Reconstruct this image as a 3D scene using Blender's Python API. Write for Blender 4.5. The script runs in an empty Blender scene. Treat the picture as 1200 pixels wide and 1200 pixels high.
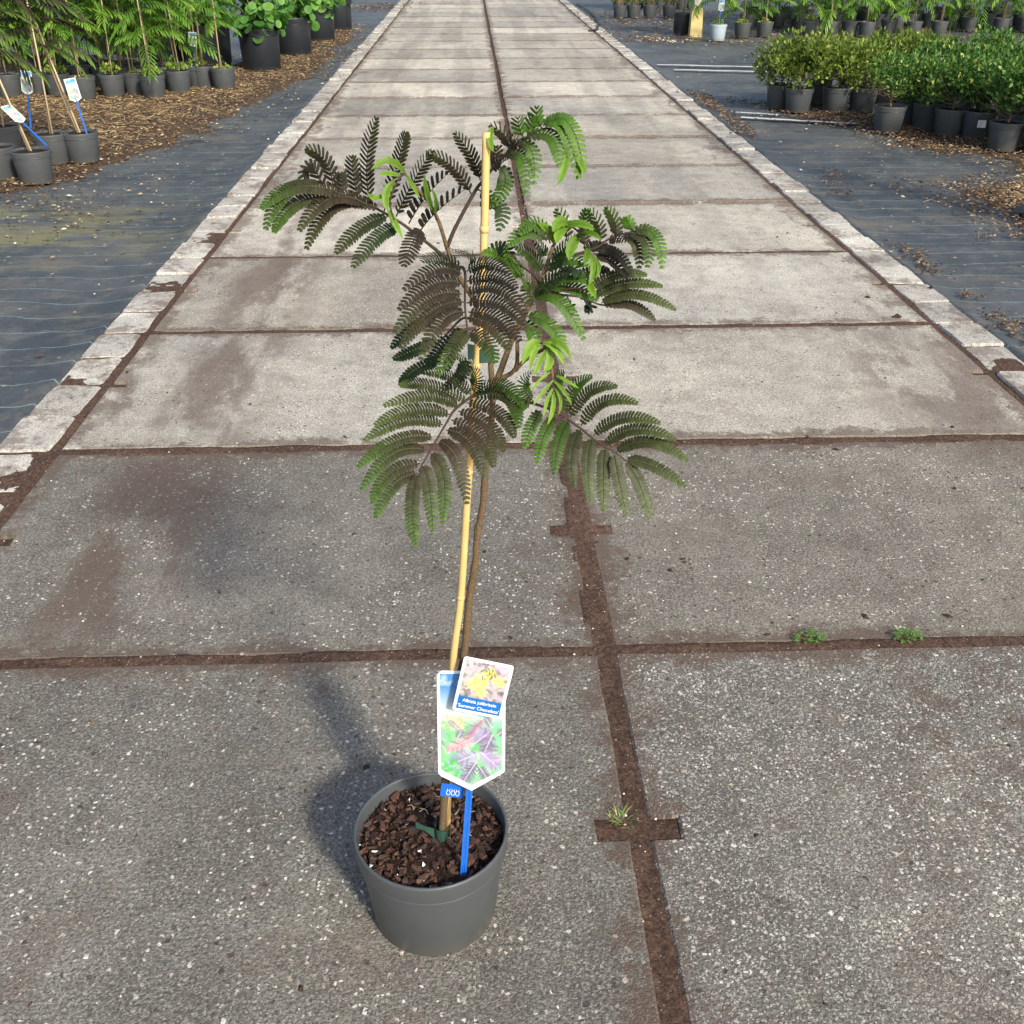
import bpy, math, random
import numpy as np
from mathutils import Vector, Matrix, Euler
random.seed(7); RNG = np.random.default_rng(7)
sc = bpy.context.scene
COL = sc.collection
rad = math.radians

# ------------------------------------------------------------------ camera
CH, YAW, PITCH, FPX = 1.35, rad(2.07), rad(29.9), 1200.0
cam_d = bpy.data.cameras.new('camera'); cam = bpy.data.objects.new('camera', cam_d); COL.objects.link(cam)
cam.location = (0, 0, CH); cam.rotation_euler = (rad(90) - PITCH, 0, -YAW)
cam_d.sensor_width = 36; cam_d.lens = 36; cam_d.clip_start = 0.02; cam_d.clip_end = 2000
sc.camera = cam
# ------------------------------------------------------------------ sky, sun, exposure
SUN_AZ, SUN_EL = rad(151), rad(35)          # azimuth clockwise from +Y
w = bpy.data.worlds.new('World'); sc.world = w; w.use_nodes = True
wn = w.node_tree; bg = wn.nodes['Background']
sky = wn.nodes.new('ShaderNodeTexSky'); sky.sky_type = 'NISHITA'; sky.sun_disc = False; sky.dust_density = 2.8
sky.sun_elevation = SUN_EL; sky.sun_rotation = SUN_AZ
wn.links.new(sky.outputs[0], bg.inputs[0]); bg.inputs[1].default_value = 0.125
sl = bpy.data.lights.new('sun', 'SUN'); sl.energy = 3.1; sl.angle = rad(5.5); sl.color = (1.0, 0.92, 0.78)
sun = bpy.data.objects.new('sun', sl); COL.objects.link(sun)
sd = Vector((math.sin(SUN_AZ) * math.cos(SUN_EL), math.cos(SUN_AZ) * math.cos(SUN_EL), math.sin(SUN_EL)))
sun.rotation_euler = sd.to_track_quat('Z', 'Y').to_euler(); sun.location = sd * 20
sc.view_settings.view_transform = 'Standard'; sc.view_settings.look = 'None'
sc.view_settings.exposure = 0.74; sc.view_settings.gamma = 1.0
sc.render.engine = 'CYCLES'; sc.cycles.max_bounces = 5; sc.cycles.transmission_bounces = 3; sc.cycles.caustics_reflective = False; sc.cycles.caustics_refractive = False

# ------------------------------------------------------------------ pixel helpers (1200 px photograph)
FW = np.array([math.sin(YAW) * math.cos(PITCH), math.cos(YAW) * math.cos(PITCH), -math.sin(PITCH)])
RT = np.array([math.cos(YAW), -math.sin(YAW), 0.0]); UP = np.cross(RT, FW)
FH = np.array([math.sin(YAW), math.cos(YAW), 0.0])
def ray(px, py): return FW + RT * (px - 600) / FPX + UP * (600 - py) / FPX
def G(px, py, z=0.0):
    r = ray(px, py); t = (z - CH) / r[2]
    return np.array([0, 0, CH]) + r * t
PLANT_D = 1.086
def P(px, py, off=0.0):
    r = ray(px, py); t = (PLANT_D + off) / r.dot(FH)
    return np.array([0, 0, CH]) + r * t

# ------------------------------------------------------------------ mesh builder
def nrm(v):
    v = np.asarray(v, float); n = np.linalg.norm(v)
    return v / n if n > 1e-9 else v
class MB:
    def __init__(s): s.v = []; s.f = []; s.c = []
    def add(s, vs, fs, col=None):
        b = len(s.v)
        s.v.extend([tuple(map(float, q)) for q in vs]); s.f.extend([tuple(b + i for i in q) for q in fs])
        if col is not None:
            if len(np.shape(col)) == 1: s.c.extend([tuple(col)] * len(vs))
            else: s.c.extend([tuple(q) for q in col])
    def tube(s, pts, radii, n=6, col=None, cap=True):
        pts = [np.asarray(q, float) for q in pts]; m = len(pts); vs = []; fs = []
        if np.isscalar(radii): radii = [radii] * m
        ref = None
        for i, q in enumerate(pts):
            t = nrm(pts[min(i + 1, m - 1)] - pts[max(i - 1, 0)])
            if ref is None: ref = np.array([1, 0, 0]) if abs(t[0]) < .8 else np.array([0, 1, 0])
            u = nrm(ref - t * ref.dot(t)); ref = u; w_ = np.cross(t, u)
            for k in range(n):
                a = 2 * math.pi * k / n
                vs.append(q + radii[i] * (u * math.cos(a) + w_ * math.sin(a)))
        for i in range(m - 1):
            for k in range(n):
                k2 = (k + 1) % n
                fs.append((i * n + k, i * n + k2, (i + 1) * n + k2, (i + 1) * n + k))
        if cap: fs.append(tuple(range(n - 1, -1, -1))); fs.append(tuple((m - 1) * n + k for k in range(n)))
        s.add(vs, fs, col)
    def lathe(s, prof, n=32, c=(0, 0, 0), col=None):
        vs = []; fs = []; m = len(prof)
        for r, z in prof:
            for k in range(n):
                a = 2 * math.pi * k / n; vs.append((c[0] + r * math.cos(a), c[1] + r * math.sin(a), c[2] + z))
        for i in range(m - 1):
            for k in range(n):
                k2 = (k + 1) % n; fs.append((i * n + k, i * n + k2, (i + 1) * n + k2, (i + 1) * n + k))
        s.add(vs, fs, col)
    def box(s, x0, x1, y0, y1, z0, z1, col=None):
        vs = [(x0, y0, z0), (x1, y0, z0), (x1, y1, z0), (x0, y1, z0), (x0, y0, z1), (x1, y0, z1), (x1, y1, z1), (x0, y1, z1)]
        s.add(vs, [(3, 2, 1, 0), (4, 5, 6, 7), (0, 1, 5, 4), (1, 2, 6, 5), (2, 3, 7, 6), (3, 0, 4, 7)], col)
    def mesh(s, name, mat, smooth=False, shift=None):
        me = bpy.data.meshes.new(name)
        v = s.v if shift is None else [(a - shift[0], b - shift[1], c - shift[2]) for a, b, c in s.v]
        me.from_pydata(v, [], s.f)
        if s.c and len(s.c) == len(s.v):
            at = me.color_attributes.new('Col', 'FLOAT_COLOR', 'POINT')
            arr = np.ones((len(s.c), 4), np.float32); arr[:, :3] = np.array(s.c, np.float32)[:, :3]
            at.data.foreach_set('color', arr.ravel())
        if mat: me.materials.append(mat)
        if smooth: me.polygons.foreach_set('use_smooth', [True] * len(me.polygons))
        me.update(); return me
    def build(s, name, mat, parent=None, smooth=False, shift=None):
        return link(name, s.mesh(name, mat, smooth, shift), parent)
def link(name, data, parent=None):
    o = bpy.data.objects.new(name, data); COL.objects.link(o)
    if parent is not None: o.parent = parent
    return o
def empty(name, loc=(0, 0, 0), rz=0.0, parent=None):
    o = link(name, None, parent); o.location = loc; o.rotation_euler.z = rz; o.empty_display_size = .05; return o
def tag(o, label=None, cat=None, group=None, kind=None):
    for k, v in (('label', label), ('category', cat), ('group', group), ('kind', kind)):
        if v: o[k] = v
    return o
def copy_tree(o, parent=None):
    c = o.copy(); COL.objects.link(c); c.parent = parent
    for ch in CH_OF.get(o, []) or [x for x in o.children]: copy_tree(ch, c)
    return c
CH_OF = {}

# ------------------------------------------------------------------ materials
def mat(name):
    m = bpy.data.materials.new(name); m.use_nodes = True
    nt = m.node_tree; return m, nt, nt.nodes['Principled BSDF']
class NT:
    """small node-graph helper"""
    def __init__(s, nt, flat=False): s.nt = nt; s.flat = flat
    def n(s, t, **k):
        x = s.nt.nodes.new(t)
        for a, b in k.items(): setattr(x, a, b)
        return x
    def L(s, a, b): s.nt.links.new(a, b)
    def put(s, sock, v):
        if isinstance(v, bpy.types.NodeSocket): s.L(v, sock)
        elif isinstance(v, (tuple, list)): sock.default_value = (*v, 1) if (len(v) == 3 and len(sock.default_value) == 4) else v
        else: sock.default_value = v
    def math(s, op, a, b=0.0, clamp=False):
        x = s.n('ShaderNodeMath', operation=op); x.use_clamp = clamp
        s.put(x.inputs[0], a); s.put(x.inputs[1], b); return x.outputs[0]
    def mix(s, f, a, b, blend='MIX'):
        x = s.n('ShaderNodeMix', data_type='RGBA', blend_type=blend)
        s.put(x.inputs[0], f); s.put(x.inputs[6], a); s.put(x.inputs[7], b); return x.outputs[2]
    def ramp(s, v, lo, hi, a=0.0, b=1.0, smooth=True):
        x = s.n('ShaderNodeMapRange'); x.interpolation_type = 'SMOOTHSTEP' if smooth else 'LINEAR'
        s.put(x.inputs[0], v); s.put(x.inputs[1], lo); s.put(x.inputs[2], hi); s.put(x.inputs[3], a); s.put(x.inputs[4], b); return x.outputs[0]
    def noise(s, vec, scale, detail=3.0, rough=.55):
        x = s.n('ShaderNodeTexNoise', noise_dimensions='2D' if s.flat else '3D'); s.L(vec, x.inputs['Vector']); x.inputs['Scale'].default_value = scale
        x.inputs['Detail'].default_value = detail; x.inputs['Roughness'].default_value = rough; return x.outputs[0]
    def vor(s, vec, scale, feature='F1'):
        x = s.n('ShaderNodeTexVoronoi', feature=feature, voronoi_dimensions='2D' if s.flat else '3D'); s.L(vec, x.inputs['Vector']); x.inputs['Scale'].default_value = scale; return x
    def pos(s): return s.n('ShaderNodeNewGeometry').outputs['Position']
    def sep(s, v):
        x = s.n('ShaderNodeSeparateXYZ'); s.L(v, x.inputs[0]); return x.outputs
    def map(s, v, scale=(1, 1, 1), loc=(0, 0, 0)):
        x = s.n('ShaderNodeMapping'); s.L(v, x.inputs[0]); x.inputs['Scale'].default_value = scale; x.inputs['Location'].default_value = loc; return x.outputs[0]
    def bump(s, h, strength=.3, dist=.01):
        x = s.n('ShaderNodeBump'); s.L(h, x.inputs['Height']); x.inputs['Strength'].default_value = strength; x.inputs['Distance'].default_value = dist; return x.outputs[0]
DIRT = (.075, .046, .034)

def concrete_mat(name, half=None, agg=1.0):
    """exposed aggregate concrete; object colour gives each slab its cement tone, with shade mixed in on the front ones"""
    m, nt, b = mat(name); q = NT(nt, True); pos = q.pos(); X, Y, Z = q.sep(pos)
    oi = q.n('ShaderNodeObjectInfo')
    base = oi.outputs['Color']
    big = q.noise(pos, 1.7, 4, .6); med = q.noise(pos, 9, 4, .65); fine = q.noise(pos, 160, 2, .6)
    c = q.mix(1.0, base, q.mix(q.ramp(big, .3, .72), (.80, .79, .78), (1.10, 1.09, 1.07)), 'MULTIPLY')
    c = q.mix(1.0, c, q.mix(q.ramp(med, .3, .7), (.86, .85, .84), (1.09, 1.09, 1.08)), 'MULTIPLY')
    c = q.mix(1.0, c, q.mix(q.ramp(fine, .33, .67), (.72, .71, .7), (1.24, 1.23, 1.21)), 'MULTIPLY')
    nz = q.n('ShaderNodeTexNoise', noise_dimensions='2D'); q.L(pos, nz.inputs['Vector']); nz.inputs['Scale'].default_value = 130; nz.inputs['Detail'].default_value = 1
    va = q.n('ShaderNodeVectorMath', operation='MULTIPLY_ADD'); q.L(nz.outputs['Color'], va.inputs[0]); va.inputs[1].default_value = (.007, .007, 0); q.L(pos, va.inputs[2]); dp = va.outputs[0]
    v1 = q.vor(dp, 128); v2 = q.vor(dp, 260); v3 = q.vor(dp, 52)
    r1 = q.sep(v1.outputs['Color'])[0]; r2 = q.sep(v2.outputs['Color'])[1]; r3 = q.sep(v3.outputs['Color'])[2]
    # small grit
    g2 = q.math('MULTIPLY', q.ramp(r2, .70, .78), q.ramp(v2.outputs['Distance'], .26, .46, 1, 0))
    c = q.mix(q.math('MULTIPLY', g2, q.math('MULTIPLY', q.math('ADD', oi.outputs['Alpha'], .35), .42 * agg)), c, (.60, .57, .52))
    d2 = q.math('MULTIPLY', q.ramp(r2, .22, .16), q.ramp(v2.outputs['Distance'], .3, .5, 1, 0))
    c = q.mix(q.math('MULTIPLY', d2, .6), c, (.045, .042, .04))
    # pebbles
    wear = q.ramp(q.noise(pos, 3.1, 3, .6), .38, .62, .25, 1.0)
    g1 = q.math('MULTIPLY', q.ramp(q.math('ADD', r1, q.math('MULTIPLY', oi.outputs['Alpha'], .15)), .935, .955), q.ramp(v1.outputs['Distance'], .28, .40, 1, 0))
    g1 = q.math('MULTIPLY', g1, wear)
    pebc = q.mix(q.sep(v1.outputs['Color'])[1], (.46, .38, .29), (.82, .80, .76))
    c = q.mix(q.math('MULTIPLY', g1, .85 * agg), c, pebc)
    g3 = q.math('MULTIPLY', q.ramp(q.math('ADD', r3, q.math('MULTIPLY', oi.outputs['Alpha'], .05)), .965, .975), q.ramp(v3.outputs['Distance'], .13, .24, 1, 0))
    c = q.mix(q.math('MULTIPLY', g3, .8 * agg), c, q.mix(q.sep(v3.outputs['Color'])[0], (.42, .34, .25), (.74, .71, .64)))
    d3 = q.math('MULTIPLY', q.ramp(r3, .045, .035), q.ramp(v3.outputs['Distance'], .12, .30, 1, 0))
    c = q.mix(q.math('MULTIPLY', d3, .75), c, (.035, .03, .027))
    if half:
        shade_n = q.noise(q.map(pos, (3.4, .22, 1)), 1.0, 3, .6); shade_f = q.math('MULTIPLY', q.ramp(shade_n, .44, .60), q.ramp(Y, 2.5, 7.0, .35, 1.0))  # soft streaky shadows along the path, painted in as darker bands
        c = q.mix(q.math('MULTIPLY', shade_f, .38), c, q.mix(1.0, c, (.48, .49, .52), 'MULTIPLY'))
    # washed-in soil: along the edges of the slab and two wheel tracks
    dn = q.noise(pos, 6.0, 5, .7); dn2 = q.noise(q.map(pos, (2.2, .8, 1)), 2.1, 5, .65)
    if half:
        oc = q.n('ShaderNodeTexCoord').outputs['Object']; ox, oy, oz = q.sep(oc)
        ed = q.math('MINIMUM', q.math('SUBTRACT', half[0], q.math('ABSOLUTE', ox)), q.math('SUBTRACT', half[1], q.math('ABSOLUTE', oy)))
        edge = q.ramp(q.math('ADD', q.math('ADD', q.math('MULTIPLY', ed, 9.0), q.math('MULTIPLY', q.math('SUBTRACT', .5, dn), 2.0)), q.math('MULTIPLY', q.math('SUBTRACT', .5, q.noise(pos, 45, 3, .6)), 1.0)), .10, .58, 1, 0)
        # heavier next to the kerbs
        kd = q.math('MINIMUM', q.math('ABSOLUTE', q.math('ADD', X, 1.22)), q.math('ABSOLUTE', q.math('SUBTRACT', X, 1.742)))
        kerb = q.ramp(q.math('ADD', q.math('MULTIPLY', kd, 5.0), q.math('MULTIPLY', q.math('SUBTRACT', .5, dn2), 4.2)), -.15, .5, 1, 0)
        kerb = q.math('MULTIPLY', kerb, q.ramp(dn, .3, .55))
        tr = q.math('ABSOLUTE', q.math('ADD', X, q.math('ADD', .84, q.math('MULTIPLY', q.math('SUBTRACT', dn2, .5), .25))))
        track = q.math('MULTIPLY', q.ramp(tr, .06, .27, 1, 0), q.math('MULTIPLY', q.ramp(dn2, .34, .56), q.ramp(Y, 1.5, 2.0)))
        track = q.math('MULTIPLY', track, q.ramp(Y, 4.6, 6.5, 1, .35))
        tr2 = q.math('ABSOLUTE', q.math('SUBTRACT', X, q.math('ADD', 1.50, q.math('MULTIPLY', q.math('SUBTRACT', dn2, .5), .9))))
        track2 = q.math('MULTIPLY', q.ramp(tr2, .04, .34, 1, 0), q.math('MULTIPLY', q.ramp(dn2, .36, .5), q.ramp(Y, 3.2, 4.1, 1, 0)))
        track2 = q.math('MULTIPLY', track2, q.ramp(Y, 2.4, 2.75))
        patch = q.math('MULTIPLY', q.ramp(q.noise(pos, 3.4, 6, .75), .48, .70), .55)
        sp_ = q.math('MULTIPLY', q.ramp(q.noise(pos, 12, 6, .8), .47, .62), q.math('MULTIPLY', oi.outputs['Alpha'], q.ramp(q.noise(pos, 1.3, 3), .35, .6, .25, .85)))
        patch = q.math('MAXIMUM', patch, q.math('MULTIPLY', sp_, q.ramp(Y, 2.2, 1.6, .35, 1.0)))
        dirt = q.math('MAXIMUM', q.math('MAXIMUM', edge, kerb), q.math('MAXIMUM', q.math('MULTIPLY', track, .98), q.math('MAXIMUM', patch, q.math('MULTIPLY', track2, .9))))
    else:
        dirt = q.math('MULTIPLY', q.ramp(q.math('ADD', dn, q.math('MULTIPLY', q.math('SUBTRACT', q.noise(pos, 40, 3), .5), .4)), .46, .66), .85)
    grit = q.ramp(fine, .35, .65, .55, 1.0)
    dirt = q.math('MULTIPLY', q.math('MULTIPLY', dirt, grit), .88)
    c = q.mix(dirt, c, q.mix(fine, (.055, .034, .025), (.125, .08, .06)))
    q.L(c, b.inputs['Base Color']); b.inputs['Roughness'].default_value = .88; b.inputs['Specular IOR Level'].default_value = .3
    h = q.math('ADD', q.math('MULTIPLY', fine, .5), q.math('ADD', q.math('MULTIPLY', g1, .7), q.math('MULTIPLY', v2.outputs['Distance'], -.5)))
    h = q.math('ADD', h, q.math('MULTIPLY', med, 1.0))
    q.L(q.bump(h, .55, .004), b.inputs['Normal'])
    return m
M = {}
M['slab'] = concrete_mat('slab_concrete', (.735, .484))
M['brick'] = concrete_mat('kerb_concrete', None, .7)

def soil_mat(name, a, bb, scale=60, rough=.95, bump=.6):
    m, nt, b = mat(name); q = NT(nt); pos = q.pos()
    vg = q.vor(pos, scale * 3.2); gr = q.sep(vg.outputs['Color']); n1 = q.noise(pos, scale, 5, .7); n2 = q.noise(pos, scale * 6, 2, .6); n3 = q.noise(pos, 2.5, 3, .6)
    c = q.mix(q.ramp(n1, .3, .7), a, bb); c = q.mix(1.0, c, q.mix(n2, (.55, .55, .55), (1.5, 1.45, 1.4)), 'MULTIPLY')
    c = q.mix(1.0, c, q.mix(q.ramp(n3, .3, .7), (.75, .75, .75), (1.2, 1.2, 1.2)), 'MULTIPLY')
    c = q.mix(q.math('MULTIPLY', q.ramp(gr[0], .90, .93), q.ramp(vg.outputs['Distance'], .2, .42, 1, 0)), c, q.mix(gr[1], (.10, .07, .05), (.42, .36, .28)) if name == 'joint_soil' else c)
    c = q.mix(1.0, c, q.mix(gr[2], (.6, .6, .6), (1.35, 1.35, 1.35)), 'MULTIPLY')
    q.L(c, b.inputs['Base Color']); b.inputs['Roughness'].default_value = rough; b.inputs['Specular IOR Level'].default_value = .2
    q.L(q.bump(q.math('ADD', n1, q.math('MULTIPLY', n2, .5)), bump, .006), b.inputs['Normal']); return m
M['joint'] = soil_mat('joint_soil', (.050, .031, .023), (.105, .066, .048), 70)
M['earth'] = soil_mat('earth', (.07, .05, .035), (.16, .12, .08), 8)
M['mulch'] = soil_mat('mulch', (.045, .031, .022), (.115, .082, .052), 45, bump=1.0)
M['potsoil'] = soil_mat('pot_soil', (.012, .008, .006), (.045, .026, .018), 90, bump=1.0)

def fabric_mat():
    m, nt, b = mat('ground_fabric'); q = NT(nt, True); pos = q.pos(); X, Y, Z = q.sep(pos)
    n1 = q.noise(pos, 1.1, 4, .6); n2 = q.noise(pos, 7, 5, .7); n3 = q.noise(pos, 55, 3, .6)
    c = q.mix(q.ramp(n1, .3, .7), (.040, .048, .055), (.085, .092, .096))
    c = q.mix(q.math('MULTIPLY', q.ramp(n2, .46, .70), .5), c, (.15, .145, .13))
    c = q.mix(1.0, c, q.mix(n3, (.72, .72, .72), (1.3, 1.3, 1.3)), 'MULTIPLY')
    # woven marker threads across the sheet
    wig = q.math('MULTIPLY', q.math('SUBTRACT', q.noise(q.map(pos, (1.6, .5, 1)), 1.6, 2), .5), .12)
    yy = q.math('ADD', q.math('ADD', Y, wig), q.math('MULTIPLY', X, -.012))
    fr = q.math('ABSOLUTE', q.math('SUBTRACT', q.math('FRACT', q.math('MULTIPLY', yy, 1 / .178)), .5))
    ln = q.math('MULTIPLY', q.ramp(fr, .010, .024, 1, 0), q.ramp(n2, .34, .52, .25, 1.0))
    c = q.mix(q.math('MULTIPLY', ln, .8), c, (.20, .31, .31))
    # green-yellow algae film
    d = q.math('SQRT', q.math('ADD', q.math('POWER', q.math('MULTIPLY', q.math('ADD', X, 2.35), .75), 2.0), q.math('POWER', q.math('SUBTRACT', Y, 5.35), 2.0)))
    al = q.math('MULTIPLY', q.ramp(d, .15, .95, 1, 0), q.ramp(q.noise(q.map(pos, (.7, 2.4, 1)), 2.3, 5, .65), .43, .6))
    c = q.mix(q.math('MULTIPLY', al, .75), c, (.20, .19, .075))
    # dust and silt
    st = q.ramp(q.noise(q.map(pos, (.9, 1.8, 1)), 1.3, 6, .7), .54, .70)
    c = q.mix(q.math('MULTIPLY', st, .6), c, (.15, .13, .10))
    sp = q.vor(pos, 20); r = q.sep(sp.outputs['Color'])
    ch = q.math('MULTIPLY', q.ramp(r[0], .93, .95), q.ramp(sp.outputs['Distance'], .10, .2, 1, 0))
    c = q.mix(ch, c, q.mix(r[1], (.10, .06, .04), (.5, .48, .42)))
    q.L(c, b.inputs['Base Color']); b.inputs['Roughness'].default_value = .58; b.inputs['Specular IOR Level'].default_value = .45
    wv = q.n('ShaderNodeTexWave', wave_type='BANDS', bands_direction='X'); q.L(pos, wv.inputs[0]); wv.inputs['Scale'].default_value = 90
    q.L(q.bump(q.math('ADD', q.math('ADD', q.math('MULTIPLY', n2, 2.0), n3), q.math('MULTIPLY', wv.outputs['Fac'], .25)), .5, .008), b.inputs['Normal'])
    return m
M['fabric'] = fabric_mat()

def plain(name, col, rough=.5, spec=.4, var=.25, scale=30, bump=0.0, dust=0.0):
    m, nt, b = mat(name); q = NT(nt); pos = q.pos(); n = q.noise(pos, scale, 4, .65)
    c = q.mix(n, tuple(x * (1 - var) for x in col), tuple(min(1, x * (1 + var)) for x in col))
    if dust:
        oc = q.n('ShaderNodeTexCoord').outputs['Object']; z = q.sep(oc)[2]
        d = q.math('MULTIPLY', q.ramp(q.math('ADD', z, q.math('MULTIPLY', q.math('SUBTRACT', q.noise(pos, 40, 4), .5), .10)), .0, .05, 1, .12), dust)
        c = q.mix(d, c, (.15, .125, .09))
    q.L(c, b.inputs['Base Color']); b.inputs['Roughness'].default_value = rough; b.inputs['Specular IOR Level'].default_value = spec
    if bump: q.L(q.bump(n, bump, .004), b.inputs['Normal'])
    return m
M['pot'] = plain('grey_pot_plastic', (.062, .071, .078), .42, .4, .16, 25, .04, .28)
M['blackpot'] = plain('black_pot_plastic', (.013, .017, .024), .40, .45, .3, 12, .05, .18)
M['bluepot'] = plain('pale_blue_pot_plastic', (.36, .44, .50), .45, .4, .1, 25, .03, .4)
M['bamboo'] = plain('bamboo', (.60, .42, .17), .42, .4, .14, 60, .03)
M['paleCane'] = plain('pale_cane', (.52, .42, .25), .5, .4, .2, 60, .03)
M['bark'] = plain('young_bark', (.125, .085, .048), .8, .3, .7, 260, .6)
M['darkbark'] = plain('dark_twig', (.045, .027, .020), .7, .3, .35, 150, .2)
M['greytwig'] = plain('grey_twig', (.20, .15, .10), .8, .3, .4, 90, .2)
M['chip'] = plain('bark_chip', (.078, .036, .023), .6, .4, .65, 75, .5)
M['chip2'] = plain('dark_bark_chip', (.038, .021, .016), .6, .4, .6, 75, .5)
M['blue'] = plain('blue_plastic', (.010, .115, .50), .35, .5, .1, 40)
M['white'] = plain('white_plastic', (.80, .81, .80), .35, .5, .03, 20)
M['greentie'] = plain('dark_green_tie', (.030, .075, .055), .45, .4, .2, 40)
M['tape'] = plain('white_tape', (.52, .54, .54), .6, .3, .3, 14)
M['postwood'] = plain('pale_post', (.62, .58, .46), .7, .3, .2, 14, .2)
M['postbase'] = plain('yellowed_post_foot', (.55, .45, .20), .75, .3, .3, 14, .2)
M['steel'] = plain('galvanised_steel', (.35, .36, .37), .45, .5, .12, 10)
M['hose'] = plain('black_hose', (.02, .02, .022), .5, .4, .2, 30)

def vcol_mat(name, trans=.0, rough=.55, spec=.35, var=0.0, scale=200, sss=None):
    m, nt, b = mat(name); q = NT(nt)
    a = q.n('ShaderNodeAttribute', attribute_name='Col'); c = a.outputs['Color']
    if var:
        n = q.noise(q.pos(), scale, 3, .6)
        c = q.mix(1.0, c, q.mix(n, (1 - var,) * 3, (1 + var,) * 3), 'MULTIPLY')
    q.L(c, b.inputs['Base Color']); b.inputs['Roughness'].default_value = rough; b.inputs['Specular IOR Level'].default_value = spec
    if trans:
        t = q.n('ShaderNodeBsdfTranslucent'); hs = q.mix(1.0, c, (1.5, 1.75, .55), 'MULTIPLY'); q.L(hs, t.inputs[0])
        mx = q.n('ShaderNodeMixShader'); mx.inputs[0].default_value = trans
        q.L(b.outputs[0], mx.inputs[1]); q.L(t.outputs[0], mx.inputs[2]); q.L(mx.outputs[0], nt.nodes['Material Output'].inputs[0])
    return m
M['leaf'] = vcol_mat('leaf', .25, .52, .28, .25, 160)
M['print'] = vcol_mat('printed_card', 0, .32, .5)
M['debris'] = vcol_mat('debris', 0, .85, .25, .3, 120)

# ================================================================== SETTING
NOISE_SEED = RNG.random((64, 64))
def vnoise(x, y):
    """smooth value noise, numpy"""
    x = np.asarray(x, float); y = np.asarray(y, float)
    xi = np.floor(x).astype(int); yi = np.floor(y).astype(int); fx = x - xi; fy = y - yi
    fx = fx * fx * (3 - 2 * fx); fy = fy * fy * (3 - 2 * fy)
    g = lambda i, j: NOISE_SEED[i % 64, j % 64]
    return (g(xi, yi) * (1 - fx) + g(xi + 1, yi) * fx) * (1 - fy) + (g(xi, yi + 1) * (1 - fx) + g(xi + 1, yi + 1) * fx) * fy
def fbm(x, y): return .5 * vnoise(x, y) + .27 * vnoise(2.1 * x + 9, 2.1 * y + 4) + .15 * vnoise(4.3 * x + 3, 4.3 * y + 17) + .08 * vnoise(8.7 * x, 8.7 * y)

def grid_mesh(name, xs, ys, hf, m, parent=None, kind=None):
    xx, yy = np.meshgrid(xs, ys); zz = hf(xx, yy); nx, ny = len(xs), len(ys)
    v = np.stack([xx.ravel(), yy.ravel(), zz.ravel()], 1)
    f = [(j * nx + i, j * nx + i + 1, (j + 1) * nx + i + 1, (j + 1) * nx + i) for j in range(ny - 1) for i in range(nx - 1)]
    me = bpy.data.meshes.new(name); me.from_pydata(v.tolist(), [], f); me.materials.append(m)
    me.polygons.foreach_set('use_smooth', [True] * len(me.polygons))
    o = link(name, me, parent)
    if kind: o['kind'] = kind
    return o
gm = MB(); gm.add([(-300, -60, -.12), (300, -60, -.12), (300, 500, -.12), (-300, 500, -.12)], [(0, 1, 2, 3)])
tag(gm.build('ground', M['earth']), kind='structure')
XC, XL, XR = .26, -1.225, 1.745                # centre joint, left and right slab edges
KL0, KL1, KR0, KR1 = -1.418, -1.256, 1.776, 1.938
jm = MB(); jm.add([(KL0 + .01, -6, -.002), (KR1 - .01, -6, -.002), (KR1 - .01, 70, -.002), (KL0 + .01, 70, -.002)], [(0, 1, 2, 3)])
bedding = tag(jm.build('path_bedding', M['joint']), kind='structure')
def joint_h(xx, yy):
    # silt lies nearly flush in the joints and notches, deeper under the slabs
    fy = np.abs((yy - .728 + .5) % 1.0 - .5); dx = np.abs(xx - XC); ny = np.abs((yy - .233) % 1.0 - 0.0); ny = np.minimum(ny, 1 - ny)
    near = (dx < .034) | (fy < .030) | ((ny < .034) & (dx < .084))
    noise = fbm(xx * 9, yy * 9) - .5
    kerb = (xx < XL - .004) | (xx > XR + .004)
    return np.where(kerb, .0030 + .006 * noise, np.where(near, np.minimum(.0085 + .010 * noise, .0108), -.004)) + .0015 * (vnoise(xx * 60, yy * 60) - .5)
# raised silt in the joints near the camera
grid_mesh('joint_silt', np.arange(KL0 + .012, KR1 - .01, .012), np.arange(.3, 5.2, .012), joint_h, M['joint'], bedding)

def sheet(name, xs, side):
    def hf(xx, yy):
        d = (KL0 - xx) if side < 0 else (xx - KR1)
        edge = np.clip(1 - d / .12, 0, 1)
        return -.012 + .016 * (fbm(xx * 1.5 + 31, yy * 1.5) - .45) + .006 * (fbm(xx * 7, yy * 7 + 5) - .5) + .018 * edge * (.45 + vnoise(xx * .2, yy * 5)) - .02 * (edge > .98)
    ys = np.concatenate([np.arange(-4, 14, .07), np.arange(14, 30, .4), np.arange(30, 75, 5)])
    return tag(grid_mesh(name, xs, ys, hf, M['fabric']), kind='structure')
xl = KL0 - np.concatenate([[-.004, .01], np.arange(.03, 4, .06), np.arange(4, 12, .4), np.arange(12, 60, 6)])
fabL = sheet('ground_fabric_left', xl[::-1], -1)
xr = KR1 + np.concatenate([[-.004, .01], np.arange(.03, 4, .06), np.arange(4, 12, .4), np.arange(12, 60, 6)])
fabR = sheet('ground_fabric_right', xr, 1)

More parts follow.
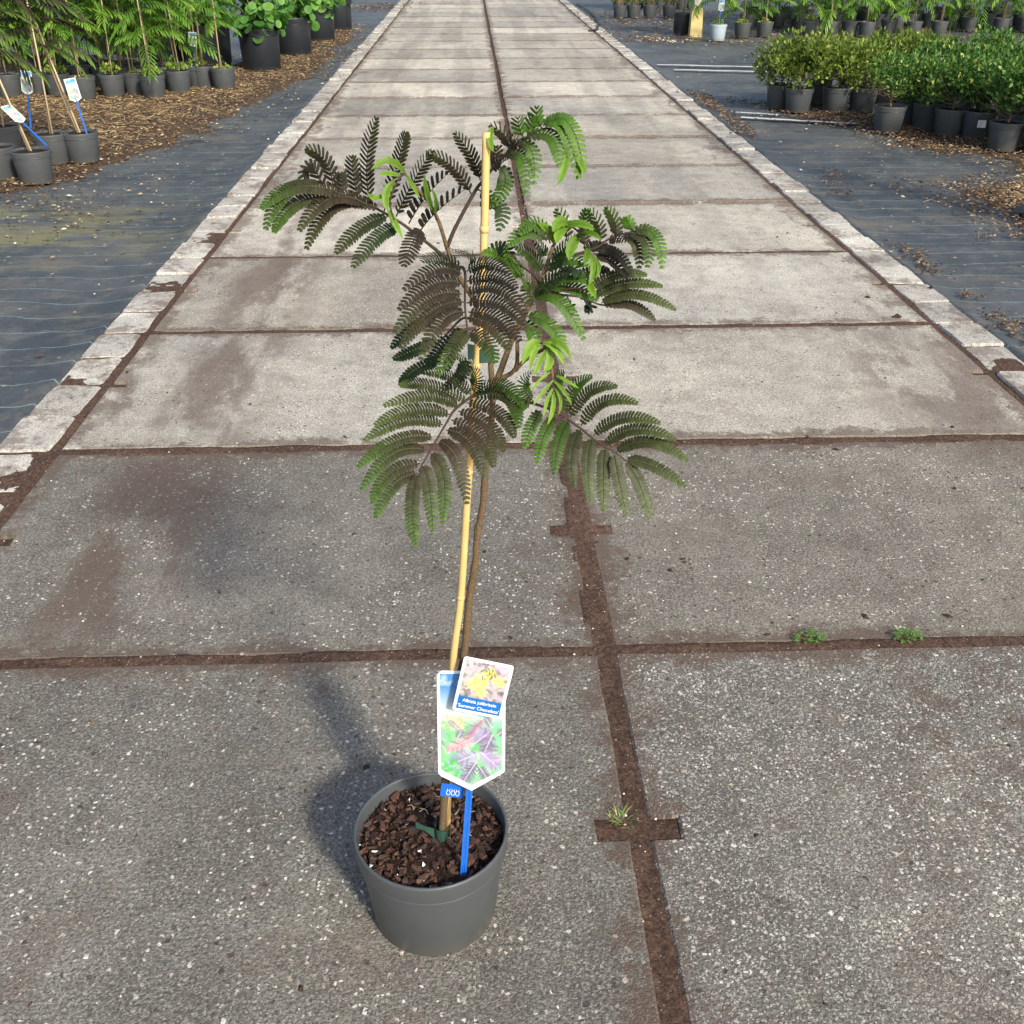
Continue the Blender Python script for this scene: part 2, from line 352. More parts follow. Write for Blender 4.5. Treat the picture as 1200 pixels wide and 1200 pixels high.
# ---- slabs with lifting notches half way along both long-side ends
def slab_mesh(w_, l_, seed):
    r = random.Random(seed); hx, hy = w_ / 2, l_ / 2; n, nl = .052, .026
    pts = []
    def run(a, b, k=6):
        for i in range(k):
            t = i / k; x = a[0] + (b[0] - a[0]) * t; y = a[1] + (b[1] - a[1]) * t
            pts.append((x, y))
    run((-hx, -hy), (hx, -hy), 10)
    run((hx, -hy), (hx, -nl), 4); pts.append((hx, -nl)); pts.append((hx - n, -nl)); pts.append((hx - n, nl)); run((hx, nl), (hx, hy), 4)
    run((hx, hy), (-hx, hy), 10)
    run((-hx, hy), (-hx, nl), 4); pts.append((-hx, nl)); pts.append((-hx + n, nl)); pts.append((-hx + n, -nl)); run((-hx, -nl), (-hx, -hy), 4)
    P0 = []
    for x, y in pts:
        P0.append((x + r.uniform(-.0022, .0022), y + r.uniform(-.0022, .0022)))
    m = MB(); N = len(P0); sx, sy = (hx - .005) / hx, (hy - .005) / hy
    top = [(x * sx, y * sy, 0) for x, y in P0]; sh = [(x, y, -.004) for x, y in P0]; bot = [(x, y, -.1) for x, y in P0]
    m.v = top + sh + bot; m.f = [tuple(range(N))]
    for k in range(N):
        k2 = (k + 1) % N
        m.f.append((N + k, N + k2, k2, k)); m.f.append((2 * N + k, 2 * N + k2, N + k2, N + k))
    return m.mesh('concrete_slab', M['slab'])
wL, wR = (XC - .016) - XL, XR - (XC + .016)
sL = [slab_mesh(wL, .966, s) for s in range(3)]; sR = [slab_mesh(wR, .966, s + 9) for s in range(3)]
path = tag(empty('path'), kind='structure')
TL = {-2: .16, -1: .16, 0: .165, 1: .17, 2: .40, 3: .36, 4: .56, 5: .36, 6: .44, 7: .50, 8: .34, 9: .58, 10: .4}  # front rows: darker concrete, with the shade lying there painted into the tone
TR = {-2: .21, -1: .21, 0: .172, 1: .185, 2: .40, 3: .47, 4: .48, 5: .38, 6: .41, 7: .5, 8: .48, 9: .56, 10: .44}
for k in range(-4, 60):
    yc = 1.233 + k
    for side, ms, T, xc, ww in ((0, sL, TL, (XL + XC - .019) / 2, wL), (1, sR, TR, (XR + XC + .019) / 2, wR)):
        o = link('concrete_slab', ms[k % 3], path)
        o.location = (xc + random.uniform(-.004, .004), yc + random.uniform(-.004, .004), .010 + random.uniform(-.002, .003))
        o.rotation_euler = (random.uniform(-.0012, .0012), random.uniform(-.0012, .0012), random.uniform(-.0016, .0016))
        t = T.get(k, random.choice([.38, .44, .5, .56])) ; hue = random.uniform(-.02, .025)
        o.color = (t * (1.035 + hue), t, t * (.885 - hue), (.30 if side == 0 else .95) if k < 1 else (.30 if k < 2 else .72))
# ---- kerb blocks
def brick_mesh(seed):
    r = random.Random(seed); hx, hy = .080, .1215; m = MB(); pts = []
    for a, b in (((-hx, -hy), (hx, -hy)), ((hx, -hy), (hx, hy)), ((hx, hy), (-hx, hy)), ((-hx, hy), (-hx, -hy))):
        for i in range(4):
            t = i / 4 + (.06 if i == 0 else 0); pts.append((a[0] + (b[0] - a[0]) * t + r.uniform(-.003, .003), a[1] + (b[1] - a[1]) * t + r.uniform(-.003, .003)))
        pts.append((a[0] + (b[0] - a[0]) * .95, a[1] + (b[1] - a[1]) * .95))
    N = len(pts); m.v = [(x * .93, y * .95, r.uniform(-.0015, .0015)) for x, y in pts] + [(x, y, -.007) for x, y in pts] + [(x, y, -.09) for x, y in pts]
    m.f = [tuple(range(N))]
    for k in range(N):
        k2 = (k + 1) % N; m.f.append((N + k, N + k2, k2, k)); m.f.append((2 * N + k, 2 * N + k2, N + k2, N + k))
    return m
bms = [brick_mesh(s) for s in range(5)]; bme = [b.mesh('kerb_block', M['brick']) for b in bms]
for nm, x0, x1 in (('kerb_left', KL0, KL1), ('kerb_right', KR0, KR1)):
    kb = tag(empty(nm), kind='structure'); far = MB()
    for i in range(-6, 300):
        y = .86 + i * .2505
        if y < 22:
            o = link('kerb_block', bme[(i * 7) % 5], kb)
            o.location = ((x0 + x1) / 2 + random.uniform(-.006, .006), y, .008 + random.uniform(-.006, .005))
            o.rotation_euler = (random.uniform(-.02, .02), random.uniform(-.03, .03), random.uniform(-.02, .02) + (math.pi if i % 2 else 0))
            t = random.uniform(.38, .54); o.color = (t * 1.02, t, t * .93, .5)
        else: far.box(x0 + .004, x1 - .004, y - .12, y + .12, -.05, .008 + random.uniform(-.003, .003))
    fo = far.build('kerb_blocks_far', M['brick'], kb); fo['kind'] = 'stuff'; fo.color = (.45, .44, .41, 1)

# ---- white strips woven or taped on the right fabric
def strip(pts, wd, z=.012):
    m = MB(); q = [np.array(p) for p in pts]; vs = []
    d = nrm((q[-1] - q[0])[:2]); nn = np.array([-d[1], d[0]])
    K = 24
    for i in range(K + 1):
        c = q[0][:2] + (q[-1] - q[0])[:2] * i / K + nn * .02 * (vnoise(i * .4, wd * 100) - .5)
        ww = wd * (.5 + .25 * vnoise(i * .9, 3.3))
        vs += [(*(c - nn * ww), z), (*(c + nn * ww), z)]
    m.add(vs, [(2 * i, 2 * i + 2, 2 * i + 3, 2 * i + 1) for i in range(K)]); m.build('seam_strip', M['tape'], fabR)
strip([G(868, 139), G(1008, 147)], .05); strip([G(862, 133), G(912, 136)], .035)
strip([G(770, 77), G(905, 80)], .06); strip([G(790, 83), G(905, 85.5)], .06)

# ---- mulch beds and scattered litter
def poly_dist(px, py, poly):
    """signed distance, + inside"""
    poly = np.array(poly); n = len(poly); d = np.full(px.shape, 1e9); ins = np.zeros(px.shape, bool)
    for i in range(n):
        a, b = poly[i], poly[(i + 1) % n]; e = b - a; wx, wy = px - a[0], py - a[1]
        t = np.clip((wx * e[0] + wy * e[1]) / (e.dot(e) + 1e-9), 0, 1)
        d = np.minimum(d, np.hypot(wx - e[0] * t, wy - e[1] * t))
        c = ((a[1] > py) != (b[1] > py)) & (px < (b[0] - a[0]) * (py - a[1]) / (b[1] - a[1] + 1e-12) + a[0]); ins ^= c
    return np.where(ins, d, -d)
g2 = lambda *L: [tuple(G(*q)[:2]) for q in L]
bedL = g2((-120, 225), (0, 238), (70, 222), (130, 205), (200, 172), (270, 145), (330, 112), (385, 76), (415, 52), (425, 30), (395, 26), (330, 60), (250, 75), (100, 100), (-60, 105), (-200, 130))
bedR1 = g2((1005, 148), (1060, 172), (1130, 190), (1200, 202), (1320, 215), (1330, 150), (1200, 150), (1100, 140), (1000, 128), (915, 126), (900, 140), (960, 146))
bedR2 = g2((1085, 215), (1130, 245), (1175, 275), (1260, 300), (1330, 270), (1300, 222), (1200, 208), (1130, 205))
bedR3 = g2((700, 48), (900, 56), (1200, 52), (1350, 52), (1350, 25), (1000, 22), (800, 10), (690, 15))
CHIPC = [(.08, .05, .03), (.12, .075, .045), (.22, .15, .085), (.34, .26, .15), (.045, .028, .02), (.15, .095, .06), (.06, .04, .028)]
def bed(name, poly, n, label_, straw=.35, spread=.35, mound=.02, res=.07, szf=1.0):
    poly = np.array(poly); x0, y0 = poly.min(0) - spread; x1, y1 = poly.max(0) + spread
    def hf(xx, yy):
        d = poly_dist(xx, yy, poly) + .55 * (fbm(xx * 1.7 + 3, yy * 1.7 + 8) - .5)
        return -.03 + np.clip(d / .25, -1, 1) * mound + .012 + .016 * (fbm(xx * 6, yy * 6) - .5)
    nx = max(8, int((x1 - x0) / res)); ny = max(8, int((y1 - y0) / res))
    o = grid_mesh(name, np.linspace(x0, x1, nx), np.linspace(y0, y1, ny), hf, M['mulch'], None, 'stuff'); o['label'] = label_; o['category'] = 'mulch'
    m = MB(); cnt = 0
    while cnt < n:
        xs = RNG.uniform(x0, x1, 4000); ys = RNG.uniform(y0, y1, 4000)
        d = poly_dist(xs, ys, poly) + .6 * (fbm(xs * 1.7 + 3, ys * 1.7 + 8) - .5)
        p_ = np.clip((d + spread * .75) / (spread * 1.3), 0, 1) ** 2.2 * (.35 + .9 * vnoise(xs * 3, ys * 3))
        keep = RNG.random(4000) < p_
        for x, y, dd in zip(xs[keep], ys[keep], d[keep]):
            if cnt >= n: break
            cnt += 1; a = RNG.uniform(0, math.pi); zz = max(.004, float(hf(np.array([x]), np.array([y]))[0])) + RNG.uniform(.003, .014)
            if RNG.random() < straw * min(1, max(.06, (dd - .1) / .7)): l, wd, col = RNG.uniform(.03, .14) * szf, RNG.uniform(.0015, .004) * szf, random.choice([(.40, .29, .14), (.30, .21, .10), (.46, .35, .18), (.22, .15, .08)])
            else: l, wd, col = RNG.uniform(.010, .032) * szf, RNG.uniform(.005, .014) * szf, random.choice(CHIPC)
            u = np.array([math.cos(a), math.sin(a), RNG.uniform(-.25, .25)]); v = np.array([-math.sin(a), math.cos(a), RNG.uniform(-.5, .5)])
            c = np.array([x, y, zz]); k = RNG.uniform(.7, 1.25)
            m.add([c - u * l / 2 - v * wd / 2, c - u * l / 2 + v * wd / 2, c + u * l / 2 + v * wd * .4, c + u * l / 2 - v * wd * .4, c + np.array([0, 0, wd * .5])],
                  [(0, 3, 4), (3, 2, 4), (2, 1, 4), (1, 0, 4)], tuple(q * k for q in col))
    c = m.build('litter', M['debris'], o); c['kind'] = 'stuff'
    return o
bed('mulch_bed', bedL, 20000, 'brown bark and straw mulch around the pots left of the path', .4, .6)
bed('mulch_bed', bedR1, 5500, 'bark litter around the shrub pots right of the path', .12, .35, .016)
bed('mulch_bed', bedR2, 3200, 'dry straw litter patch on the fabric before the shrubs', .3, .4, .010)
bed('mulch_bed', bedR3, 4000, 'thin brown litter under the far row of pots', .2, .4, .002, .15, 1.5)

# loose crumbs and grit on the path and the fabric
dm = MB()
def crumb(x, y, z, s, col, el=1.0):
    a = RNG.uniform(0, 6.28); u = np.array([math.cos(a), math.sin(a), 0]) * s * el; v = np.array([-math.sin(a), math.cos(a), 0]) * s; c = np.array([x, y, z])
    vs = [c - u - v * .3, c - v + u * .2, c + u * .9 + v * .2, c + v * .8 - u * .3, c + np.array([0, 0, s * .9])]
    dm.add(vs, [(0, 1, 4), (1, 2, 4), (2, 3, 4), (3, 0, 4)], col)
for _ in range(2600):
    y = .8 + 8 * RNG.random() ** 1.6; x = RNG.uniform(XL, XR)
    col = random.choice([(.55, .52, .47), (.62, .6, .56), (.40, .33, .26), (.045, .033, .026), (.07, .045, .035), (.05, .04, .03)])
    crumb(x, y, .011, RNG.uniform(.0012, .0036), col)
for _ in range(160):      # bits of dead leaf
    y = .9 + 9 * RNG.random() ** 1.3; x = RNG.uniform(XL, XR); crumb(x, y, .012, RNG.uniform(.0025, .006), random.choice([(.04, .028, .02), (.07, .04, .028), (.10, .065, .04)]), RNG.uniform(1, 2.6))
for px, py, s in ((1050, 375, .022), (1016, 352, .014), (905, 830, .009), (885, 985, .012), (800, 660, .012), (785, 673, .012), (1115, 505, .018), (1090, 340, .015), (700, 640, .008), (430, 905, .016), (1180, 880, .012), (905, 735, .008), (150, 440, .008)):
    q = G(px, py); crumb(q[0], q[1], .012, s * (.8 if py < 500 else .45), (.03, .022, .017), 1.5)
for _ in range(500):      # silt lumps and straw in the joints
    if RNG.random() < .4: x, y = XC + RNG.uniform(-.018, .018), RNG.uniform(.8, 6)
    else: x, y = RNG.uniform(XL, XR), 1.728 + RNG.integers(0, 4) + RNG.uniform(-.012, .012)
    crumb(x, y, .002, RNG.uniform(.002, .006), random.choice([(.06, .036, .027), (.04, .026, .02), (.30, .22, .13)]), RNG.uniform(1, 3))
for _ in range(700):
    s = random.choice((-1, 1)); y = 2 + 12 * RNG.random(); x = (KL0 - 2.6 * RNG.random() ** 1.2) if s < 0 else (KR1 + 3.2 * RNG.random() ** 1.2)
    crumb(x, y, .008, RNG.uniform(.002, .009), random.choice([(.5, .48, .42), (.12, .08, .05), (.06, .04, .03), (.25, .18, .1)]), RNG.uniform(1, 3))
def pile(p0, p1, n, spread, cols, smin, smax):
    a, b2 = G(*p0), G(*p1)
    for _ in range(n):
        t = RNG.random(); q = a + (b2 - a) * t; crumb(q[0] + RNG.normal(0, spread), q[1] + RNG.normal(0, spread * 1.4), .008, RNG.uniform(smin, smax), random.choice(cols), RNG.uniform(1, 2.4))
DK = [(.05, .036, .026), (.08, .055, .038), (.035, .026, .02), (.16, .12, .08)]
pile((812, 108), (842, 128), 260, .05, DK, .004, .014); pile((842, 128), (880, 162), 260, .045, DK, .004, .013); pile((905, 128), (870, 118), 160, .10, DK, .004, .012)
pile((970, 205), (990, 232), 90, .05, DK, .003, .010); pile((1055, 288), (1100, 322), 150, .04, DK, .003, .009); pile((1170, 370), (1200, 400), 120, .05, DK, .003, .009); pile((1130, 345), (1140, 350), 40, .03, DK, .003, .008)
pile((740, 46), (790, 49), 160, .14, DK + [(.4, .35, .28)], .006, .02); pile((150, 235), (20, 262), 260, .25, DK + [(.34, .28, .17)], .003, .010); pile((420, 12), (460, 6), 220, .25, DK, .008, .025)
do = dm.build('loose_debris', M['debris']); tag(do, 'loose grit and dead leaf crumbs on the slabs and fabric', 'debris', None, 'stuff')

# ================================================================== POTS
def pot_mesh(r, h, m, rb=None, name='pot'):
    rb = rb or r * .82; k = r / .115
    b = MB(); th = .003 * k; lip = h - .034 * k
    b.lathe([(rb * .6, .004), (rb - .004, 0), (rb, .006), (r * .945, lip - .002), (r * .945, lip), (r * .945, lip), (r * .985, lip + .0005), (r * .985, lip + .0005), (r * .992, lip + .004), (r, h - .006 * k), (r, h - .002), (r - .0015, h), (r - th * 1.3, h), (r - th * 1.6, h - .004), (r * .93 - th, lip - .02), (r * .8, h - .10 * k)], 40)
    return b.mesh(name, m, True)
def mound_mesh(r, z, name='soil', m=None, amp=.008):
    b = MB(); n = 26; vs = [(0, 0, z + amp)]; fs = []
    K = 6
    for j in range(1, K + 1):
        for i in range(n):
            a = 2 * math.pi * i / n; rr = r * j / K; x, y = rr * math.cos(a), rr * math.sin(a)
            vs.append((x, y, z + amp * (1 - (j / K) ** 2) + amp * 1.2 * (vnoise(x * 60 + 20, y * 60 + 20) - .5)))
    for i in range(n): fs.append((0, 1 + i, 1 + (i + 1) % n))
    for j in range(K - 1):
        for i in range(n):
            a, b2 = 1 + j * n + i, 1 + j * n + (i + 1) % n; fs.append((a, a + n, b2 + n, b2))
    b.add(vs, fs); return b.mesh(name, m or M['potsoil'], True)

# ================================================================== MAIN PLANT
PR, PH = .115, .175
base = P(512, 1098, 0.0); BX, BY = base[0], base[1]
root = empty('potted_tree', (BX, BY, .011))
tag(root, 'bronze leaved silk tree sapling in grey pot, alone on the concrete path', 'potted tree')
S0 = np.array([BX, BY, .011])
link('pot', pot_mesh(PR, PH, M['pot'], .0945), root)
SZ = PH - .021
soil = link('soil', mound_mesh(PR * .945, SZ - .006, amp=.008), root)
def chip_mesh(seed):
    r = random.Random(seed); m = MB(); l, wd, t = r.uniform(.006, .0115), r.uniform(.0026, .0050), r.uniform(.0010, .0019)
    vs = []
    for z in (-t, t):
        for x, y in ((-l, -wd * .5), (-l * .4, -wd), (l * .5, -wd * .9), (l, -wd * .1), (l * .6, wd * .8), (-l * .5, wd)):
            vs.append((x * r.uniform(.8, 1.1) * (1 if z < 0 else .86), y * r.uniform(.8, 1.15) * (1 if z < 0 else .86), z + r.uniform(-.0012, .0012)))
    m.add(vs, [(5, 4, 3, 2, 1, 0), (6, 7, 8, 9, 10, 11)] + [(k, (k + 1) % 6, 6 + (k + 1) % 6, 6 + k) for k in range(6)])
    return m.mesh('bark_chip', M['chip'] if seed % 3 else M['chip2'])
cms = [chip_mesh(s) for s in range(9)]
for i in range(300):
    a = RNG.uniform(0, 6.283); rr = PR * .90 * math.sqrt(RNG.random())
    o = link('bark_chip', cms[i % 9], soil)
    o.location = (rr * math.cos(a), rr * math.sin(a), SZ + .004 * (1 - rr / PR) + RNG.uniform(-.004, .005))
    o.rotation_euler = (RNG.normal(0, .35), RNG.normal(0, .35), RNG.uniform(0, 6.28)); k = RNG.uniform(.6, 1.15); o.scale = (k, k, k)
cm = MB()
for i in range(1500):
    a = RNG.uniform(0, 6.283); rr = PR * .93 * math.sqrt(RNG.random()); c = np.array([rr * math.cos(a), rr * math.sin(a), SZ + RNG.uniform(-.003, .003)])
    s = RNG.uniform(.0014, .0042); col = random.choice([(.05, .028, .02), (.03, .018, .013), (.08, .045, .03)]) if RNG.random() > .03 else (.75, .75, .72)
    cm.add([c + s * RNG.normal(0, .7, 3) for _ in range(4)], [(0, 1, 2), (0, 3, 1), (1, 3, 2), (2, 3, 0)], col)
for i in range(9):
    a = RNG.uniform(0, 6.283); rr = PR * .8 * math.sqrt(RNG.random()); c = np.array([rr * math.cos(a), rr * math.sin(a), SZ + .009]); b2 = RNG.uniform(0, 6.28); l = RNG.uniform(.008, .022)
    cm.tube([c, c + np.array([math.cos(b2) * l * .5, math.sin(b2) * l * .5, .003]), c + np.array([math.cos(b2 + .3) * l, math.sin(b2 + .3) * l, 0])], .0006, 4, (.34, .28, .19))
co = cm.build('soil_crumbs', M['debris'], soil); co['kind'] = 'stuff'

def px_curve(L, per=4):
    """Catmull-Rom through (px,py,off) knots -> world points"""
    q = [P(*k) for k in L]; out = []
    for i in range(len(q) - 1):
        p0, p1, p2, p3 = q[max(i - 1, 0)], q[i], q[i + 1], q[min(i + 2, len(q) - 1)]
        for j in range(per):
            t = j / per
            out.append(.5 * ((2 * p1) + (-p0 + p2) * t + (2 * p0 - 5 * p1 + 4 * p2 - p3) * t * t + (-p0 + 3 * p1 - 3 * p2 + p3) * t ** 3))
    out.append(q[-1]); return out
def taper(n, a, b): return [a + (b - a) * i / max(1, n - 1) for i in range(n)]

# bamboo cane
m = MB(); kn = [(523, 988, .006), (527, 880, .002), (531, 775, -.004), (540, 700, -.004), (547, 590, -.004), (554, 480, -.004), (562, 380, 0), (567, 290, .004), (570, 155, .012)]
pts = px_curve(kn, 6); pts[0] = pts[0] - np.array([0, 0, .06])
m.tube(pts, taper(len(pts), .0051, .0042), 10)
for py in (963, 842, 706, 560, 428, 262):
    i = min(range(len(pts)), key=lambda j: abs((600 - FPX * (pts[j] - np.array([0, 0, CH])).dot(UP) / (pts[j] - np.array([0, 0, CH])).dot(FW)) - py))
    d = nrm(pts[min(i + 1, len(pts) - 1)] - pts[i - 1]); c = pts[i]
    m.tube([c - d * .0035, c - d * .001, c + d * .001, c + d * .0035], [.0044, .0053, .0053, .0044], 10)
m.build('cane', M['bamboo'], root, True, S0)
# trunk and its branches
m = MB()
tp = px_curve([(517, 992, -.006), (525, 880, .0), (540, 790, .006), (546, 748, .007), (550, 700, .008), (557, 660, .006), (559, 628, .007), (566, 590, .006), (568, 560, .006), (575, 505, .006), (578, 455, .008)], 5)
tp[0] = tp[0] - np.array([0, 0, .05])
rr_ = [r * (1 + .10 * math.sin(i * 2.1) + (.18 if i % 7 == 3 else 0)) for i, r in enumerate(taper(len(tp), .0056, .0036))]
m.tube(tp, rr_, 9)
m.build('trunk', M['bark'], root, True, S0)
m = MB()
def branch(L, a, b): q = px_curve(L, 4); m.tube(q, taper(len(q), a, b), 7)
branch([(577, 462, .008), (573, 410, .01), (560, 360, .012), (535, 320, .012), (524, 290, .012)], .0036, .0026)
branch([(578, 458, .008), (590, 425, .012), (602, 393, .016), (617, 365, .02), (635, 326, .024), (648, 289, .028)], .0040, .0022)
branch([(582, 446, .010), (604, 432, .012), (606, 400, .014)], .0030, .0022)
branch([(604, 434, .012), (618, 420, .006), (640, 408, -.01)], .0026, .0018)
branch([(640, 405, -.01), (645, 425, -.02), (648, 447, -.03), (647, 462, -.035)], .0024, .0014)
branch([(524, 292, .012), (515, 262, .004), (503, 238, 0), (488, 220, -.004), (474, 203, -.006)], .0023, .0013)
m.build('branch', M['bark'], root, True, S0)

BRONZE = np.array((.042, .031, .019)); OLIVE = np.array((.044, .053, .019)); GREEN = np.array((.050, .115, .012)); LIME = np.array((.135, .25, .020)); DEEP = np.array((.020, .036, .014)); DARK = np.array((.030, .025, .019))
def grad(t, stops):
    x = t * (len(stops) - 1); i = min(int(x), len(stops) - 2); f = x - i
    return stops[i] * (1 - f) + stops[i + 1] * f
TOCAM = nrm(-FW)
ZUP = np.array([0, 0, 1.0])
def quad_curve(b, mid, t, n):
    c = 2 * mid - .5 * (b + t); out = []
    for i in range(n):
        s = i / (n - 1); out.append(b * (1 - s) ** 2 + 2 * c * s * (1 - s) + t * s * s)
    return out
def pinna(parent, spec, o0, o1, W, stops, ref, twist=14.0, theta=75, one=0, vfold=.10, sp=.0033, keep=1.0):
    W = W * .93
    b, c, t = spec; om = (o0 + o1) / 2 + .004
    A, B, C = P(b[0], b[1], o0), P(c[0], c[1], om), P(t[0], t[1], o1)
    ln = np.linalg.norm(B - A) + np.linalg.norm(C - B); n = max(6, int(ln / sp)); cv = quad_curve(A, B, C, n)
    m = MB(); m.tube(cv, taper(n, .0008, .0003), 4, BRONZE * .8 + GREEN * .15)
    th = rad(theta); tw = rad(twist)
    for i in range(1, n):
        s = i / (n - 1); T = nrm(cv[min(i + 1, n - 1)] - cv[i - 1]); N = nrm(ref - T * ref.dot(T)); S = np.cross(T, N)
        prof = min(1, .35 + s * 4.5) * (1 if s < .62 else max(.22, 1 - ((s - .62) / .38) ** 2 * .72))
        for sd_ in (-1, 1):
            if one and sd_ != one: continue
            th2 = th * (1 - .34 * s ** 3) * RNG.uniform(.97, 1.03); Lw = W * prof * RNG.uniform(.96, 1.04)
            D = nrm(T * math.cos(th2) + S * sd_ * math.sin(th2) + N * (vfold + RNG.normal(0, .02)))
            Wd = np.cross(N, D) * sd_; Wd = nrm(Wd)             # along the pinna
            a = tw + RNG.normal(0, .06); Wv = Wd * math.cos(a) + nrm(np.cross(D, Wd)) * math.sin(a) * sd_
            hw = sp * (.56 if twist < 30 else .50); L = Lw / max(.5, math.sin(th2)); o = cv[i] + D * .0004
            k = RNG.uniform(.84, 1.16); col = grad(min(1, max(0, s + RNG.normal(0, .05))), stops) * k
            dr = -N * L * .14
            m.add([o + Wv * hw * .75 - D * .0004, o - Wv * hw * .75 - D * .0004, o + D * L * .35 + Wv * hw, o + D * L * .80 + Wv * hw * .95 + dr * .5, o + D * L + dr + Wv * hw * .2, o + D * L * .84 - Wv * hw * .8 + dr * .5, o + D * L * .35 - Wv * hw],
                  [(0, 2, 6, 1), (2, 3, 5, 6), (3, 4, 5)], [col * .85, col * .85, col * 1.12, col * 1.05, col, col * .8, col * .78])
    return m.build('pinna', M['leaf'], parent, False, S0)
def young(parent, spec, o0, o1, W, col=LIME, ref=None):
    W = W * .62
    b, c, t = spec; ref = TOCAM if ref is None else ref
    cv = quad_curve(P(*b, o0), P(*c, (o0 + o1) / 2), P(*t, o1), 9); vs = []; cs = []; m = MB()
    for i, q in enumerate(cv):
        s = i / 8; T = nrm(cv[min(i + 1, 8)] - cv[max(i - 1, 0)]); N = nrm(ref - T * ref.dot(T)); S = np.cross(T, N)
        w_ = W * (math.sin(math.pi * min(1, .08 + s * .92)) ** .7) + .0004
        for k, h in ((-1, .0), (-.5, .0), (0, -.35), (.5, 0), (1, .0)):
            vs.append(q + S * w_ * k * (1 - .16 * (i % 2) * abs(k)) + N * w_ * h * 1.0 + N * RNG.normal(0, .0003)); cs.append(col * (.8 + .5 * s) * (.8 if k == 0 else RNG.uniform(.9, 1.15)))
    fs = [(i * 5 + k, i * 5 + k + 1, i * 5 + k + 6, i * 5 + k + 5) for i in range(8) for k in range(4)]
    m.add(vs, fs, cs); return m.build('young_leaf', M['leaf'], parent, True, S0)
def frond(knots, r0=.0021, r1=.0008, m_=None):
    q = px_curve(knots, 4); b = MB(); b.tube(q, taper(len(q), r0, r1), 6)
    return b.build('frond', M['darkbark'], root, True, S0)
def fronds_pinnae(fr, specs, o0, o1, dtip, W, stops, ref, **k):
    """specs ordered from the base of the frond to its tip; offsets run o0..o1, tips dtip nearer"""
    n = len(specs)
    for i, s in enumerate(specs):
        f = i / max(1, n - 1); o = o0 + (o1 - o0) * f
        st = s[3] if len(s) > 3 and s[3] is not None else stops
        wd = W * (s[4] if len(s) > 4 else 1.0)
        pinna(fr, s[:3], o, o + dtip + RNG.normal(0, .004), wd, st, ref, **k)
REF1 = nrm(TOCAM * .8 + ZUP * .55)
BR = [BRONZE * .8, BRONZE, OLIVE]; BG = [BRONZE, OLIVE, GREEN * 1.05]; GG = [OLIVE * .8, GREEN, GREEN * 1.35]; DG = [DARK, DARK * 1.1, BRONZE]; DD = [DEEP, DEEP, DEEP * 1.4]; OG = [OLIVE * .8, OLIVE, OLIVE * 1.4 + GREEN * .3]
GL = [GREEN, GREEN * 1.6, LIME * .8]

# -- lower left frond, in front of the cane
A = frond([(578, 458, .006), (562, 461, -.012), (551, 466, -.02), (533, 480, -.04), (523, 496, -.055), (503, 530, -.08), (491, 552, -.095)])
fronds_pinnae(A, [((555, 461), (556, 437), (534, 417), [DEEP, GREEN * .5, GREEN * .6]), ((551, 462), (527, 441), (494, 436), [DEEP, OLIVE * .7, GREEN * .6]), ((547, 470), (506, 452), (470, 452), OG), ((537, 476), (501, 464), (452, 475), OG), ((527, 486), (485, 480), (441, 497), OG), ((519, 498), (475, 493), (429, 515), OG), ((507, 513), (465, 516), (421, 546), BG), ((499, 528), (461, 532), (425, 572), BG), ((492, 543), (457, 555), (437, 588), BG), ((489, 555), (461, 569), (441, 605), BG), ((490, 556), (483, 590), (487, 637), BG)], -.018, -.095, -.035, .0092, BG, REF1)
fronds_pinnae(A, [((559, 460), (587, 450), (611, 474), [DEEP, GREEN * .5, GREEN * .7]), ((555, 465), (594, 465), (608, 499), [DEEP, OLIVE * .8, GREEN * .7]), ((547, 472), (583, 483), (602, 511), BR), ((537, 482), (571, 497), (590, 527), BR), ((529, 492), (563, 511), (578, 545), BR), ((523, 504), (551, 519), (567, 557), BR), ((514, 518), (535, 537), (547, 588), BR), ((505, 532), (520, 560), (519, 611), BG), ((495, 546), (503, 572), (507, 621), BG)], -.018, -.09, -.035, .0092, BR, REF1)
# -- dark middle frond arching over the cane
B = frond([(534, 318, .012), (541, 313, -.01), (545, 320, -.03), (545, 337, -.06), (545, 360, -.09), (548, 389, -.11)])
fronds_pinnae(B, [((541, 314), (517, 303), (496, 306), DD), ((541, 321), (512, 315), (475, 338), DG), ((541, 333), (507, 333), (469, 361), DG), ((541, 345), (502, 350), (464, 388), BR), ((543, 354), (505, 366), (471, 406), [DARK, BRONZE, OLIVE]), ((544, 366), (518, 376), (494, 419), [DARK, BRONZE, OLIVE * 1.1]), ((547, 388), (533, 405), (515, 436), [OLIVE, OLIVE, GREEN])], -.03, -.105, -.03, .0100, DG, REF1)
fronds_pinnae(B, [((556, 308), (546, 296), (530, 292), DD), ((547, 318), (571, 308), (596, 321), [DEEP * .7, DARK * .6, DARK]), ((547, 330), (578, 323), (604, 337), [DARK * .7, DARK * .8, DARK]), ((547, 343), (583, 337), (615, 367), DG), ((547, 355), (585, 355), (613, 379), DG), ((549, 366), (581, 372), (608, 398), DG), ((547, 372), (576, 381), (596, 408), BR), ((549, 390), (567, 399), (580, 423), [BRONZE, OLIVE, GREEN * .8])], -.03, -.105, -.03, .0100, DG, REF1)
